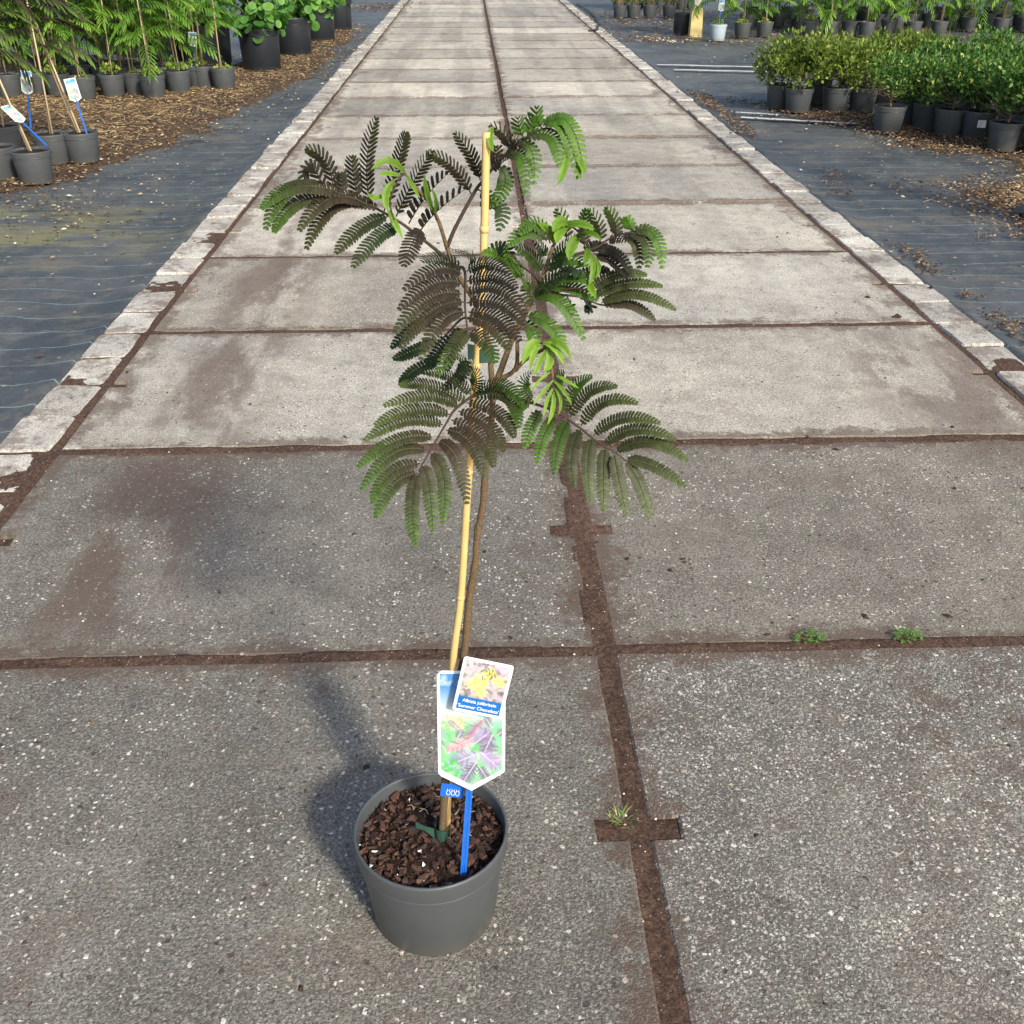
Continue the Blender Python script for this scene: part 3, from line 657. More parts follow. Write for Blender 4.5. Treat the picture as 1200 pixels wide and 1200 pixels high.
# darker leaflets hanging behind it
B2 = frond([(566, 384, .012), (545, 372, .01), (525, 390, .005), (508, 408, .0)])
fronds_pinnae(B2, [((512, 372), (485, 384), (460, 406), DD), ((512, 398), (488, 410), (463, 420), [DEEP, DEEP * 1.3, GREEN * .5]), ((528, 392), (512, 412), (502, 430), DD), ((540, 385), (530, 405), (524, 432), DD), ((520, 420), (490, 432), (470, 449), [DEEP, DEEP, GREEN * .4]), ((545, 420), (540, 440), (520, 455), DD), ((570, 300), (590, 290), (598, 312), DD)], .012, .0, -.005, .0095, DD, REF1)
# -- lower right frond
C = frond([(579, 457, .008), (600, 464, .0), (623, 472, -.005), (655, 484, -.015), (679, 501, -.02), (703, 520, -.03), (722, 531, -.035), (734, 541, -.04)])
fronds_pinnae(C, [((625, 470), (614, 454), (621, 437), GG), ((648, 480), (650, 455), (660, 436), GG), ((664, 484), (672, 456), (692, 442), GG), ((668, 489), (690, 459), (721, 453), OG), ((681, 499), (707, 471), (745, 472), OG), ((696, 510), (729, 490), (771, 495), OG), ((709, 521), (745, 503), (790, 514), OG), ((722, 530), (761, 518), (804, 539), OG), ((734, 539), (765, 546), (802, 569), OG), ((733, 543), (748, 564), (761, 605), OG)], -.005, -.04, -.012, .0088, OG, REF1)
fronds_pinnae(C, [((622, 473), (608, 477), (598, 500), GG), ((634, 481), (623, 499), (615, 523), GG), ((651, 489), (638, 509), (630, 541), GG), ((666, 494), (655, 518), (650, 554), [GREEN * .6, GREEN * .7, GREEN * .8]), ((681, 503), (670, 533), (673, 569), [OLIVE * .7, OLIVE * .8, OLIVE]), ((694, 514), (689, 545), (692, 586), OG), ((709, 526), (707, 555), (708, 597), OG), ((720, 533), (725, 561), (734, 602), OG)], -.005, -.04, -.02, .0088, OG, REF1)
# -- pale young shoots hanging above it
D = frond([(640, 406, -.01), (634, 402, -.016), (628, 404, -.02)], .0014, .0008)
for s in (((640, 404), (655, 402), (670, 422), .008), ((636, 402), (650, 408), (661, 428), .006), ((632, 403), (622, 405), (612, 427), .009), ((634, 405), (626, 412), (621, 434), .006), ((640, 410), (632, 425), (626, 440), .005), ((642, 408), (644, 424), (637, 436), .008)):
    young(D, s[:3], -.02, -.035, s[3], LIME * RNG.uniform(.75, 1.15))
D2 = frond([(648, 447, -.03), (648, 455, -.034), (646, 464, -.036)], .0014, .0008)
for s in (((648, 446), (636, 460), (624, 476), .0026), ((650, 447), (662, 460), (670, 475), .0030), ((648, 455), (641, 470), (637, 488), .003), ((648, 460), (648, 478), (642, 497), .004), ((650, 455), (657, 470), (654, 486), .0024), ((652, 440), (664, 446), (678, 455), .0026), ((645, 436), (632, 446), (622, 458), .0022)):
    young(D2, s[:3], -.035, -.05, s[3], LIME * RNG.uniform(.8, 1.2))
# -- right branch: green fronds round its tip
E1 = frond([(632, 332, .022), (625, 322, .01), (612, 312, 0), (600, 300, -.01)], .0016, .0008)
fronds_pinnae(E1, [((640, 300), (634, 291), (623, 277), DD), ((636, 318), (622, 300), (600, 286), [DEEP, GREEN * .5, GREEN * .7]), ((626, 343), (616, 330), (606, 322), GG), ((628, 335), (618, 342), (622, 356), [GREEN * .5, OLIVE, OLIVE]), ((614, 322), (600, 312), (592, 290), [GREEN, GREEN * 1.2, GREEN * 1.3]), ((613, 324), (594, 304), (569, 296), [GREEN * .8, GREEN * 1.2, GREEN * 1.4]), ((645, 285), (629, 262), (611, 272), GG), ((641, 282), (618, 272), (598, 286), GG)], .015, -.01, -.012, .0095, GG, REF1, theta=66)
E2 = frond([(626, 350, .02), (650, 342, .012), (675, 338, .004), (692, 342, 0)], .0018, .0008)
fronds_pinnae(E2, [((648, 306), (662, 290), (679, 277), [GREEN * .7, GREEN, GREEN * 1.3]), ((640, 319), (660, 304), (687, 310), GG), ((626, 348), (660, 324), (690, 330), [GREEN * .6, GREEN, GREEN * 1.2]), ((640, 337), (667, 336), (698, 350), [GREEN * .5, GREEN * .9, GREEN]), ((627, 351), (655, 352), (683, 395), [GREEN * .6, GREEN, GREEN * 1.6]), ((617, 371), (640, 378), (660, 402), [GREEN * .5, GREEN, GREEN * 1.7]), ((612, 380), (622, 386), (628, 400), GG), ((655, 320), (668, 312), (680, 322), DD), ((632, 340), (648, 326), (668, 318), DD)], .02, .0, -.012, .0100, GG, REF1, theta=66)
# -- dark fan pointing right
E3 = frond([(628, 350, .02), (655, 346, .04), (680, 348, .055), (700, 356, .065), (710, 358, .068)], .0018, .0009)
fronds_pinnae(E3, [((684, 296), (704, 288), (722, 304), DG), ((699, 304), (714, 304), (731, 320), DG), ((697, 294), (722, 296), (740, 321), BR), ((690, 340), (722, 322), (756, 322), OG), ((696, 348), (732, 333), (774, 335), OG), ((705, 355), (745, 345), (790, 362), OG), ((706, 358), (738, 357), (766, 374), BR), ((680, 350), (692, 356), (687, 364), DD), ((664, 347), (668, 358), (664, 370), DD), ((668, 330), (690, 318), (712, 316), DG)], .05, .068, .01, .0085, OG, REF1)
# -- small frond with drooping tips, and combs standing above
E4 = frond([(640, 312, .026), (670, 300, .03), (699, 290, .03), (712, 281, .03), (727, 275, .03), (743, 271, .03)], .0017, .0008)
fronds_pinnae(E4, [((712, 281), (726, 279), (742, 280), BR), ((728, 277), (746, 285), (749, 312), [BRONZE, OLIVE, OLIVE]), ((735, 273), (757, 282), (759, 311), BG), ((742, 271), (767, 275), (776, 312), [OLIVE, GREEN, GREEN * 1.6])], .03, .028, -.02, .0085, BG, REF1)
fronds_pinnae(E4, [((685, 290), (685, 269), (687, 248)), ((703, 284), (702, 266), (692, 248)), ((721, 278), (721, 262), (712, 245)), ((664, 282), (662, 264), (654, 247)), ((741, 271), (738, 264), (734, 257), [GREEN, GREEN * 1.3, GREEN * 1.4])], .03, .03, .02, .0085, [DARK, OLIVE, GREEN * 1.1], TOCAM, twist=52, theta=50, sp=.0040)
F = frond([(648, 289, .028), (656, 276, .022), (666, 265, .014), (678, 272, .006), (690, 290, .0)], .0018, .0008)
for s in (((664, 265), (680, 262), (697, 269), .007), ((666, 262), (656, 260), (648, 272), .010), ((664, 266), (656, 272), (652, 285), .009), ((678, 276), (670, 288), (667, 305), .010), ((680, 276), (692, 273), (705, 281), .005), ((689, 290), (688, 300), (684, 310), .006), ((692, 298), (696, 315), (690, 334), .007), ((695, 300), (702, 312), (698, 326), .003), ((650, 285), (643, 270), (630, 262), .008), ((690, 330), (693, 338), (698, 348), .007)):
    young(F, s[:3], .008, -.012, s[3], (LIME * .9 + GREEN * .25) * RNG.uniform(.6, 1.05))
# -- top right frond
Gf = frond([(524, 290, .012), (532, 270, .014), (545, 245, .018), (558, 222, .022), (565, 213, .024), (581, 193, .028), (597, 177, .03), (614, 163, .03), (637, 151, .028), (651, 154, .024), (662, 167, .018)], .0022, .0009)
fronds_pinnae(Gf, [((566, 236), (587, 243), (585, 268), [DEEP, DEEP * 1.5, DEEP * 2]), ((560, 222), (572, 232), (568, 244), DD), ((585, 195), (592, 214), (578, 240), [DEEP, GREEN * .8, GREEN]), ((590, 183), (612, 186), (616, 224), [DARK, GREEN, GREEN * 1.2]), ((604, 172), (622, 175), (626, 213), [DARK, GREEN, GREEN * 1.4]), ((614, 162), (645, 160), (655, 192), [OLIVE, GREEN, GREEN * 1.5]), ((640, 149), (666, 144), (684, 197), [GREEN, GREEN * 1.4, LIME * .9]), ((636, 147), (660, 150), (678, 206), [GREEN, GREEN * 1.3, GREEN * 1.6]), ((597, 176), (603, 165), (615, 164), BR), ((575, 200), (588, 186), (603, 182), BR)], .02, .024, -.015, .0098, GG, REF1)
fronds_pinnae(Gf, [((552, 227), (532, 197), (503, 180)), ((563, 211), (553, 184), (535, 158)), ((577, 196), (580, 184), (581, 174)), ((596, 176), (592, 160), (577, 148)), ((614, 162), (609, 151), (607, 140), [GREEN, GREEN, GREEN * 1.3]), ((619, 160), (621, 149), (624, 139), [GREEN, GREEN, GREEN * 1.3]), ((635, 150), (630, 141), (629, 128), [GREEN, GREEN, GREEN * 1.3])], .02, .028, .012, .0085, [DARK, BRONZE, OLIVE * 1.2], TOCAM, twist=52, theta=50, sp=.0040)
for s in (((663, 170), (662, 193), (653, 217), .0075), ((672, 180), (682, 192), (684, 204), .006), ((674, 190), (678, 200), (679, 209), .004), ((577, 149), (574, 162), (578, 178), .006)):
    young(Gf, s[:3], .015, .0, s[3], (LIME * .7 + GREEN * .3))
# -- top left frond
Hf = frond([(524, 304, .012), (510, 292, .008), (496, 281, .004), (474, 264, 0), (458, 254, -.004), (444, 246, -.008), (430, 239, -.012), (406, 231, -.02), (384, 226, -.03)], .0022, .0009)
fronds_pinnae(Hf, [((494, 268), (483, 285), (474, 310), DG, 1.15), ((468, 265), (441, 279), (415, 311), [DEEP, DEEP * 1.4, OLIVE]), ((454, 254), (423, 267), (395, 295), [DEEP, OLIVE * .7, OLIVE]), ((444, 245), (394, 240), (360, 289), BR), ((430, 240), (388, 232), (352, 268), BR), ((406, 232), (352, 236), (322, 270), BG), ((404, 229), (350, 219), (308, 243), BG), ((385, 226), (340, 222), (312, 266), BG)], 0, -.03, -.03, .0105, BR, REF1)
fronds_pinnae(Hf, [((493, 270), (513, 247), (545, 222), None, 1.2), ((479, 262), (499, 231), (523, 205), None, 1.2)], 0, 0, .02, .0095, [DARK, DARK, DARK], TOCAM, twist=40, theta=62, one=-1, sp=.0058)
fronds_pinnae(Hf, [((464, 254), (484, 214), (505, 179)), ((450, 248), (465, 195), (475, 158)), ((434, 240), (430, 190), (440, 141)), ((419, 234), (415, 209), (412, 186)), ((400, 229), (400, 216), (399, 206)), ((391, 226), (383, 192), (362, 175)), ((382, 225), (364, 196), (355, 219))], 0, -.03, .015, .0088, [DARK, DARK * 1.3, OLIVE], TOCAM, twist=54, theta=48, sp=.0042)
J = frond([(474, 203, -.006), (466, 212, -.014), (457, 236, -.02), (462, 258, -.024)], .0014, .0008)
for s in (((474, 202), (455, 188), (435, 199), .006), ((470, 206), (456, 203), (444, 205), .004), ((462, 212), (452, 228), (455, 248), .007), ((456, 246), (462, 260), (472, 279), .005), ((452, 226), (440, 232), (430, 226), .004), ((476, 205), (484, 218), (492, 232), .003)):
    young(J, s[:3], -.01, -.026, s[3], (LIME * .75 + GREEN * .35) * RNG.uniform(.85, 1.15))
J2 = frond([(512, 258, .002), (506, 240, -.002), (500, 226, -.004)], .0014, .0007)
for s in (((507, 246), (501, 228), (497, 205), .0045), ((509, 250), (511, 236), (506, 222), .003)): young(J2, s[:3], -.002, -.01, s[3], (GREEN + LIME * .2))

# ties
m = MB()
c = P(519, 974, -.002); r0 = .0118
vs = []
for i in range(15):
    a = -.6 + i * 6.0 / 14
    for z in (-.012, .012): vs.append(c + np.array([math.cos(a) * r0, math.sin(a) * r0, z]))
m.add(vs, [(2 * i, 2 * i + 2, 2 * i + 3, 2 * i + 1) for i in range(14)])
e = P(509, 976, -.012); t_ = P(487, 966, -.012); mid = P(499, 972, -.014)
m.add([e + ZUP * .009, e - ZUP * .012, mid + ZUP * .006, mid - ZUP * .004, t_ + ZUP * .006, t_ - ZUP * .007], [(0, 1, 3, 2), (2, 3, 5, 4)])
m.build('tie', M['greentie'], root, False, S0)
m = MB(); c = P(566, 414, .004); r0 = .0125; vs = []
for i in range(15):
    a = i * 6.283 / 14
    for z in (-.008, .008): vs.append(c + np.array([math.cos(a) * r0, math.sin(a) * r0 * .8, z]))
m.add(vs, [(2 * i, 2 * i + 2, 2 * i + 3, 2 * i + 1) for i in range(14)])
e = P(556, 412, -.006); t_ = P(548, 412, -.010)
m.add([e + ZUP * .008, e - ZUP * .008, t_ + ZUP * .009, t_ - ZUP * .010], [(0, 1, 3, 2)])
m.build('tie', M['greentie'], root, False, S0)

# ------------------------------------------------------------------ printed picture label
def canvas(wd, ht, col): a = np.zeros((ht, wd, 3)); a[:] = col; return a
def dab(a, x, y, r, col, op=1.0):
    h, w_ = a.shape[:2]; x0, x1 = max(0, int(x - r - 1)), min(w_, int(x + r + 2)); y0, y1 = max(0, int(y - r - 1)), min(h, int(y + r + 2))
    if x0 >= x1 or y0 >= y1: return
    yy, xx = np.mgrid[y0:y1, x0:x1]; k = np.clip(r + .5 - np.hypot(xx - x, yy - y), 0, 1)[..., None] * op
    a[y0:y1, x0:x1] = a[y0:y1, x0:x1] * (1 - k) + np.array(col) * k
def stroke(a, p0, p1, bow, r, col, op=1.0):
    n = int(max(3, np.hypot(p1[0] - p0[0], p1[1] - p0[1]))); nx, ny = -(p1[1] - p0[1]), (p1[0] - p0[0])
    for i in range(n + 1):
        s = i / n; b = bow * 4 * s * (1 - s); dab(a, p0[0] + (p1[0] - p0[0]) * s + nx * b, p0[1] + (p1[1] - p0[1]) * s + ny * b, r * (1 - .4 * s), col, op)
def feather(a, p0, p1, ln, n, col, rib, op=.9):
    dx, dy = p1[0] - p0[0], p1[1] - p0[1]; an = math.atan2(dy, dx)
    for i in range(n):
        s = (i + .5) / n; x, y = p0[0] + dx * s, p0[1] + dy * s; L = ln * math.sin(math.pi * (.15 + .8 * s))
        for sg in (-1, 1):
            t = an + sg * rad(62 - 25 * s); k = RNG.uniform(.8, 1.25)
            stroke(a, (x, y), (x + math.cos(t) * L, y + math.sin(t) * L), sg * -.08, 1.5, tuple(min(1, q * k) for q in col), op)
    stroke(a, p0, p1, 0, .9, rib, .8)
def tag_art():
    wd, ht = 84, 158; a = canvas(wd, ht, (.80, .90, .84)); yy, xx = np.mgrid[0:ht, 0:wd]; v = yy / ht
    skyc = np.array((.22, .48, .84)); a[:] = skyc
    k = np.clip((v - .10) / .22, 0, 1)[..., None]; a = a * (1 - k) + np.array((.84, .92, .90)) * k
    k = np.clip((v - .34) / .12, 0, 1)[..., None]; a = a * (1 - k) + np.array((.42, .74, .48)) * k
    for _ in range(16): dab(a, RNG.uniform(0, 40), RNG.uniform(2, 14), RNG.uniform(2, 5), (.80, .88, .95), .35)
    for _ in range(160):
        dab(a, RNG.uniform(0, wd), RNG.uniform(56, ht), RNG.uniform(2, 6), random.choice([(.55, .85, .60), (.28, .62, .32), (.78, .90, .84), (.42, .70, .72), (.86, .84, .88), (.62, .60, .70)]), .45)
    for _ in range(60): stroke(a, (x := RNG.uniform(8, 30), y := RNG.uniform(58, 74)), (x + RNG.normal(0, 6), y + RNG.normal(0, 5)), .1, .8, random.choice([(.86, .62, .46), (.90, .80, .60), (.80, .86, .55)]), .8)
    PU, RB = (.47, .43, .60), (.86, .80, .86)
    for _ in range(26):
        x, y, an = RNG.uniform(4, 80), RNG.uniform(62, 150), RNG.uniform(0, 6.28); L = RNG.uniform(10, 20)
        feather(a, (x, y), (x + math.cos(an) * L, y + math.sin(an) * L), RNG.uniform(4, 8), 7, random.choice([(.50, .66, .60), (.36, .60, .40), (.62, .58, .70), (.70, .60, .66), (.44, .44, .52)]), (.80, .84, .82), .6)
    feather(a, (56, 62), (36, 88), 11, 9, (.55, .46, .58), (.78, .35, .42)); feather(a, (46, 94), (66, 78), 12, 9, PU, RB)
    feather(a, (44, 86), (8, 104), 9, 9, (.76, .46, .52), (.88, .72, .76)); feather(a, (70, 82), (58, 108), 12, 9, (.42, .38, .52), RB)
    feather(a, (50, 108), (12, 124), 15, 11, (.56, .54, .72), RB); feather(a, (54, 106), (76, 126), 13, 10, (.56, .50, .70), RB); feather(a, (48, 120), (30, 148), 12, 9, (.38, .38, .50), RB); feather(a, (52, 126), (62, 142), 9, 7, (.36, .38, .46), RB)
    for _ in range(40): dab(a, RNG.uniform(4, 24), RNG.uniform(118, 146), RNG.uniform(1.5, 4), random.choice([(.20, .62, .28), (.36, .78, .40), (.62, .90, .60)]), .5)
    return a
def sticker_art():
    wd, ht = 62, 58; a = canvas(wd, ht, (.62, .60, .60))
    for _ in range(260): dab(a, RNG.uniform(0, wd), RNG.uniform(0, ht), RNG.uniform(1, 3.5), random.choice([(.80, .76, .80), (.42, .36, .44), (.62, .74, .52), (.85, .68, .80), (.30, .28, .30)]), .6)
    for cx, cy, n in ((26, 26, 170), (34, 14, 60), (50, 24, 60), (14, 34, 50), (28, 44, 60)):
        for _ in range(n):
            t = RNG.uniform(0, 6.28); L = RNG.uniform(4, 13); stroke(a, (cx, cy), (cx + math.cos(t) * L, cy + math.sin(t) * L), RNG.normal(0, .1), .8, random.choice([(.92, .88, .30), (.95, .92, .55), (.80, .76, .16), (.97, .96, .80)]), .7)
    for _ in range(14): stroke(a, (x := RNG.uniform(24, 44), y := RNG.uniform(6, 26)), (x + RNG.normal(0, 5), y + RNG.normal(0, 5)), .1, .8, (.16, .18, .12), .8)
    for _ in range(30): dab(a, RNG.uniform(44, 62), RNG.uniform(0, 14), 2.5, random.choice([(.88, .62, .78), (.92, .80, .88)]), .5)
    return a
def card(name, poly, th, mtl, parent, fr):
    """prism in the label's own frame; fr = (origin, u, v, n)"""
    o, u, v, n = fr; m = MB(); N = len(poly)
    for z in (0, th): m.v += [tuple(o + u * x + v * y + n * z) for x, y in poly]
    m.f = [tuple(range(N - 1, -1, -1)), tuple(range(N, 2 * N))] + [(k, (k + 1) % N, N + (k + 1) % N, N + k) for k in range(N)]
    return m.build(name, mtl, parent, False, S0)
def picture(name, art, x0, x1, y0, y1, z, parent, fr, clip=None):
    o, u, v, n = fr; ht, wd = art.shape[:2]; m = MB(); idx = -np.ones((ht, wd), int)
    for j in range(ht):
        for i in range(wd):
            x = x0 + (x1 - x0) * i / (wd - 1); y = y1 - (y1 - y0) * j / (ht - 1)
            if clip and not clip(x, y): continue
            idx[j, i] = len(m.v); m.v.append(tuple(o + u * x + v * y + n * z)); m.c.append(tuple(np.clip(art[j, i], 0, 1) ** 1.6 * .72))
    for j in range(ht - 1):
        for i in range(wd - 1):
            q = (idx[j + 1, i], idx[j + 1, i + 1], idx[j, i + 1], idx[j, i])
            if min(q) >= 0: m.f.append(tuple(int(k) for k in q))
    return m.build(name, M['print'], parent, False, S0)
def rounded(x0, x1, y0, y1, r, k=5):
    out = []
    for cx, cy, a0 in ((x1 - r, y0 + r, -90), (x1 - r, y1 - r, 0), (x0 + r, y1 - r, 90), (x0 + r, y0 + r, 180)):
        for i in range(k + 1): a = rad(a0 + 90 * i / k); out.append((cx + r * math.cos(a), cy + r * math.sin(a)))
    return out
def frame(px, py, off, rollpx, lean):
    """label plane facing the camera: u to the right, v up; roll clockwise in degrees, lean back in degrees"""
    o = P(px, py, off); n0 = nrm(-FH * math.cos(rad(lean)) + ZUP * math.sin(rad(lean))); u0 = RT; v0 = np.cross(n0, u0)
    r = rad(rollpx); u = u0 * math.cos(r) - v0 * math.sin(r); v = v0 * math.cos(r) + u0 * math.sin(r); return o, u, v, n0
TO = -.030; fr = frame(552.5, 862, TO, 0.5, 12)
PXM = np.linalg.norm(P(553, 862, TO) - P(552, 862, TO))
hw = 39.5 * PXM; top = 84 * PXM; sh_ = -52 * PXM; tip = -74 * PXM
poly = [(-hw, sh_ + .002), (-hw + .004, sh_ - .003), (0, tip), (hw - .001, sh_ + .004), (hw, sh_ + .009), (hw, top - .005), (hw - .005, top), (-hw + .006, top), (-hw, top - .006)]
tg = card('care_label', poly[::1], .0008, M['white'], root, fr)
b_ = .0040
def inside(x, y):
    lim = tip + .008 + (sh_ + .004 - tip) * abs(x) / hw * .9
    return y > lim
picture('label_picture', tag_art(), -hw + b_, hw - b_, tip + .004, top - b_, .0012, tg, fr, inside)
# blue stick that carries it
m = MB(); s0 = P(541, 1036, -.078); s0[2] = SZ - .02; s1 = P(551, 912, TO + .0)
ax = nrm(s1 - s0); sx = RT; sn = nrm(np.cross(sx, ax)); sn = sn if sn.dot(TOCAM) > 0 else -sn
s1 = s1 + sn * .0035
for ox, wd in ((-.0030, .0016), (0, .0011), (.0030, .0016)):
    for q0, q1 in ((s0, s1),):
        zz = .0016 if ox else .0006
        vs = []
        for q in (q0, q1):
            for a, b2 in ((-wd, 0), (wd, 0), (wd, zz), (-wd, zz)): vs.append(q + sx * (ox + a) + sn * b2)
        m.add(vs, [(0, 1, 5, 4), (1, 2, 6, 5), (2, 3, 7, 6), (3, 0, 4, 7), (4, 5, 6, 7)])
m.build('label_stick', M['blue'], tg, False, S0)
# small name sticker on top
fr2 = frame(566, 806, TO - .003, 12.5, 12)
k2 = np.linalg.norm(P(567, 806, TO) - P(566, 806, TO)); w2, h2 = 29.5 * k2, 35.5 * k2
stc = card('name_sticker', rounded(-w2, w2, -h2, h2, .0035), .0007, M['white'], tg, fr2)
bw = .0040
o_, u_, v_, n_ = fr2
blue_top = -h2 + bw + 17.5 * k2
art = sticker_art(); sa = canvas(62, 78, (.06, .33, .70)); sa[:57] = art[:57]
picture('sticker_picture', sa, -w2 + bw, w2 - bw, -h2 + bw, h2 - bw, .0011, tg, fr2)
def lettering(body, size, x, y, z, frm, name, parent, mt, rot=0.0):
    o, u, v, n = frm
    cu = bpy.data.curves.new(name, 'FONT'); cu.body = body; cu.size = size; cu.align_x = 'CENTER'; cu.align_y = 'CENTER'; cu.offset = size * .008
    t = bpy.data.objects.new(name, cu); COL.objects.link(t); bpy.context.view_layer.update()
    me = bpy.data.meshes.new_from_object(t.evaluated_get(bpy.context.evaluated_depsgraph_get())); bpy.data.objects.remove(t)
    me.materials.clear(); me.materials.append(mt); cr, sr = math.cos(rot), math.sin(rot)
    for q in me.vertices:
        a, b2 = q.co.x * cr - q.co.y * sr, q.co.x * sr + q.co.y * cr
        q.co = Vector(o + u * (x + a) + v * (y + b2) + n * z - S0)
    return link(name, me, parent)
lettering('Albizia julibrissin', .0068, 0, -h2 + bw + 12.2 * k2, .0016, fr2, 'lettering', tg, M['white'])
lettering("'Summer Chocolate'", .0068, 0, -h2 + bw + 4.6 * k2, .0016, fr2, 'lettering', tg, M['white'])
# small blue band label behind
fr3 = frame(530, 927, TO + .004, 8, 12); k3 = k2
bl = card('band_label', rounded(-14.5 * k3, 14.5 * k3, -8.5 * k3, 10 * k3, .001), .0007, M['blue'], root, fr3)
for i, x in enumerate((-5.5, 0.2, 5.9)):
    m = MB(); o, u, v, n = fr3; c = o + u * (x + .8) * k3 + v * (-2.2 * k3) + n * .0012
    ring = [c + u * math.cos(a) * 2.3 * k3 + v * math.sin(a) * 3.4 * k3 for a in np.linspace(rad(120), rad(420), 12)]
    m.tube(ring, .00042, 4)
    for a in (-1, 1): m.tube([c + u * a * .7 * k3 + v * 2.4 * k3, c + u * a * 1.9 * k3 + v * 5.4 * k3], .00042, 4)
    m.build('printed_mark', M['white'], bl, False, S0)

# ================================================================== BACKGROUND PLANTS
def frond_mesh(seed, stops, L=.30, pairs=9, pl=.092, pw=.0075):
    r = np.random.default_rng(seed); m = MB(); n = 12; pts = []
    droop = r.uniform(.45, .9)
    for i in range(n):
        s = i / (n - 1); pts.append(np.array([L * s, 0, L * (.40 * s - droop * s * s)]))
    m.tube(pts, taper(n, .0018, .0007), 4, stops[0] * .9)
    for i in range(pairs + 1):
        s = .16 + .82 * i / pairs; x = s * (n - 1); k = min(int(x), n - 2); b = pts[k] + (pts[k + 1] - pts[k]) * (x - k)
        T = nrm(pts[k + 1] - pts[k]); ln = pl * (.55 + .6 * math.sin(math.pi * (.15 + .7 * s))) * r.uniform(.9, 1.1)
        for sd_ in (-1, 1):
            an = rad(68 - 40 * s) * sd_ * r.uniform(.9, 1.1); D = nrm(T * math.cos(an) + np.array([0, 1, 0]) * math.sin(an))
            dr = r.uniform(.4, .9); K = 7; vs = []; cs = []
            for j in range(K):
                t = j / (K - 1); c = b + D * ln * t * (1 - .12 * dr * t) + np.array([0, 0, -1]) * ln * dr * .55 * t * t
                w_ = pw * (min(1, .3 + 4 * t)) * (1 if t < .65 else 1 - ((t - .65) / .35) ** 2 * .85); S = nrm(np.cross(D, ZUP)); tooth = .78 if j % 2 else 1.0
                vs += [c - S * w_ * tooth - ZUP * w_ * .25, c, c + S * w_ * tooth - ZUP * w_ * .25]; col = grad(min(1, max(0, t * .7 + .3 * s + r.normal(0, .04))), stops) * r.uniform(.8, 1.2); cs += [col] * 3
            m.add(vs, [(3 * j + a, 3 * j + a + 1, 3 * j + a + 4, 3 * j + a + 3) for j in range(K - 1) for a in (0, 1)], cs)
    return m.mesh('frond', M['leaf'])
G1 = np.array((.068, .158, .018)); G2 = np.array((.13, .26, .028)); G3 = np.array((.23, .37, .055))
FG = [frond_mesh(s, [G1, G1 * 1.2, G2 * 1.1], L=.30 + .03 * (s % 3)) for s in range(5)]
FY = [frond_mesh(20 + s, [G1 * 1.1, G2, G3], L=.27) for s in range(3)]
FB = [frond_mesh(40 + s, [DARK * 1.3, BRONZE * 1.15, OLIVE], L=.25) for s in range(3)]
FBG = [frond_mesh(60 + s, [BRONZE, OLIVE * 1.2, G2], L=.25) for s in range(3)]
POTM = pot_mesh(.115, .185, M['pot'], .094); SOILM = mound_mesh(.107, .17); POTB = pot_mesh(.22, .40, M['blackpot'], .195); SOILB = mound_mesh(.205, .372, amp=.02)
POTX = pot_mesh(.115, .20, M['bluepot'], .094); POTK = pot_mesh(.14, .26, M['blackpot'], .12); SOILK = mound_mesh(.128, .24)
def weed_leaves(seed, rad_, n, z0, cols, leaf=.014, h=.06):
    r = np.random.default_rng(seed); m = MB()
    for _ in range(n):
        a = r.uniform(0, 6.28); rr = rad_ * math.sqrt(r.random()); c = np.array([rr * math.cos(a), rr * math.sin(a), z0 + h * r.random() * (1.1 - rr / rad_)])
        d = nrm(r.normal(0, 1, 3) + np.array([math.cos(a), math.sin(a), .5])); s = nrm(np.cross(d, r.normal(0, 1, 3))); l = leaf * r.uniform(.6, 1.2)
        m.add([c, c + d * l * .5 + s * l * .42, c + d * l, c + d * l * .5 - s * l * .42], [(0, 1, 2, 3)], random.choice(cols) * r.uniform(.8, 1.25))
    return m
WEEDM = [weed_leaves(s, .085, 130, .175, [np.array((.22, .30, .045)), np.array((.30, .36, .07)), np.array((.12, .24, .04))], .026, .10).mesh('weeds', M['leaf']) for s in range(3)]
_tagm = []
def small_tag(parent, x, y, rz, lean, z0=.17, h=.30):
    t = empty('care_label', (x, y, z0), rz, parent)
    if not _tagm:
        m = MB(); m.v = []; pol = [(-.036, .05), (0, .03), (.036, .05), (.036, .17), (-.036, .17)]
        for z in (0, .001): m.v += [(a, -z, b) for a, b in pol]
        m.f = [(0, 1, 2, 3, 4), (9, 8, 7, 6, 5)] + [(k, (k + 1) % 5, 5 + (k + 1) % 5, 5 + k) for k in range(5)]
        _tagm.append(m.mesh('label_card', M['white']))
        art_ = tag_art()[::3, ::3]; p = MB(); hh, ww = art_.shape[:2]; ix = -np.ones((hh, ww), int)
        for j in range(hh):
            for i in range(ww):
                a, b = -.031 + .062 * i / (ww - 1), .165 - .125 * j / (hh - 1)
                if b < .038 + abs(a) * .55: continue
                ix[j, i] = len(p.v); p.v.append((a, -.0016, b)); p.c.append(tuple(np.clip(art_[j, i], 0, 1) ** 1.45 * .85))
        for j in range(hh - 1):
            for i in range(ww - 1):
                q = (ix[j + 1, i], ix[j + 1, i + 1], ix[j, i + 1], ix[j, i])
                if min(q) >= 0: p.f.append(tuple(int(k) for k in q))
        _tagm.append(p.mesh('label_picture', M['print']))
        s = MB(); s.box(-.005, .005, -.001, .002, -.16, .06); _tagm.append(s.mesh('label_stick', M['blue']))
    bpy.data.objects.remove(t)
    c = link('care_label', _tagm[0], parent); c.location = (x, y, z0 + h * .5); c.rotation_euler = (lean, random.uniform(-.15, .15), rz)
    link('label_picture', _tagm[1], c); link('label_stick', _tagm[2], c)
    return c
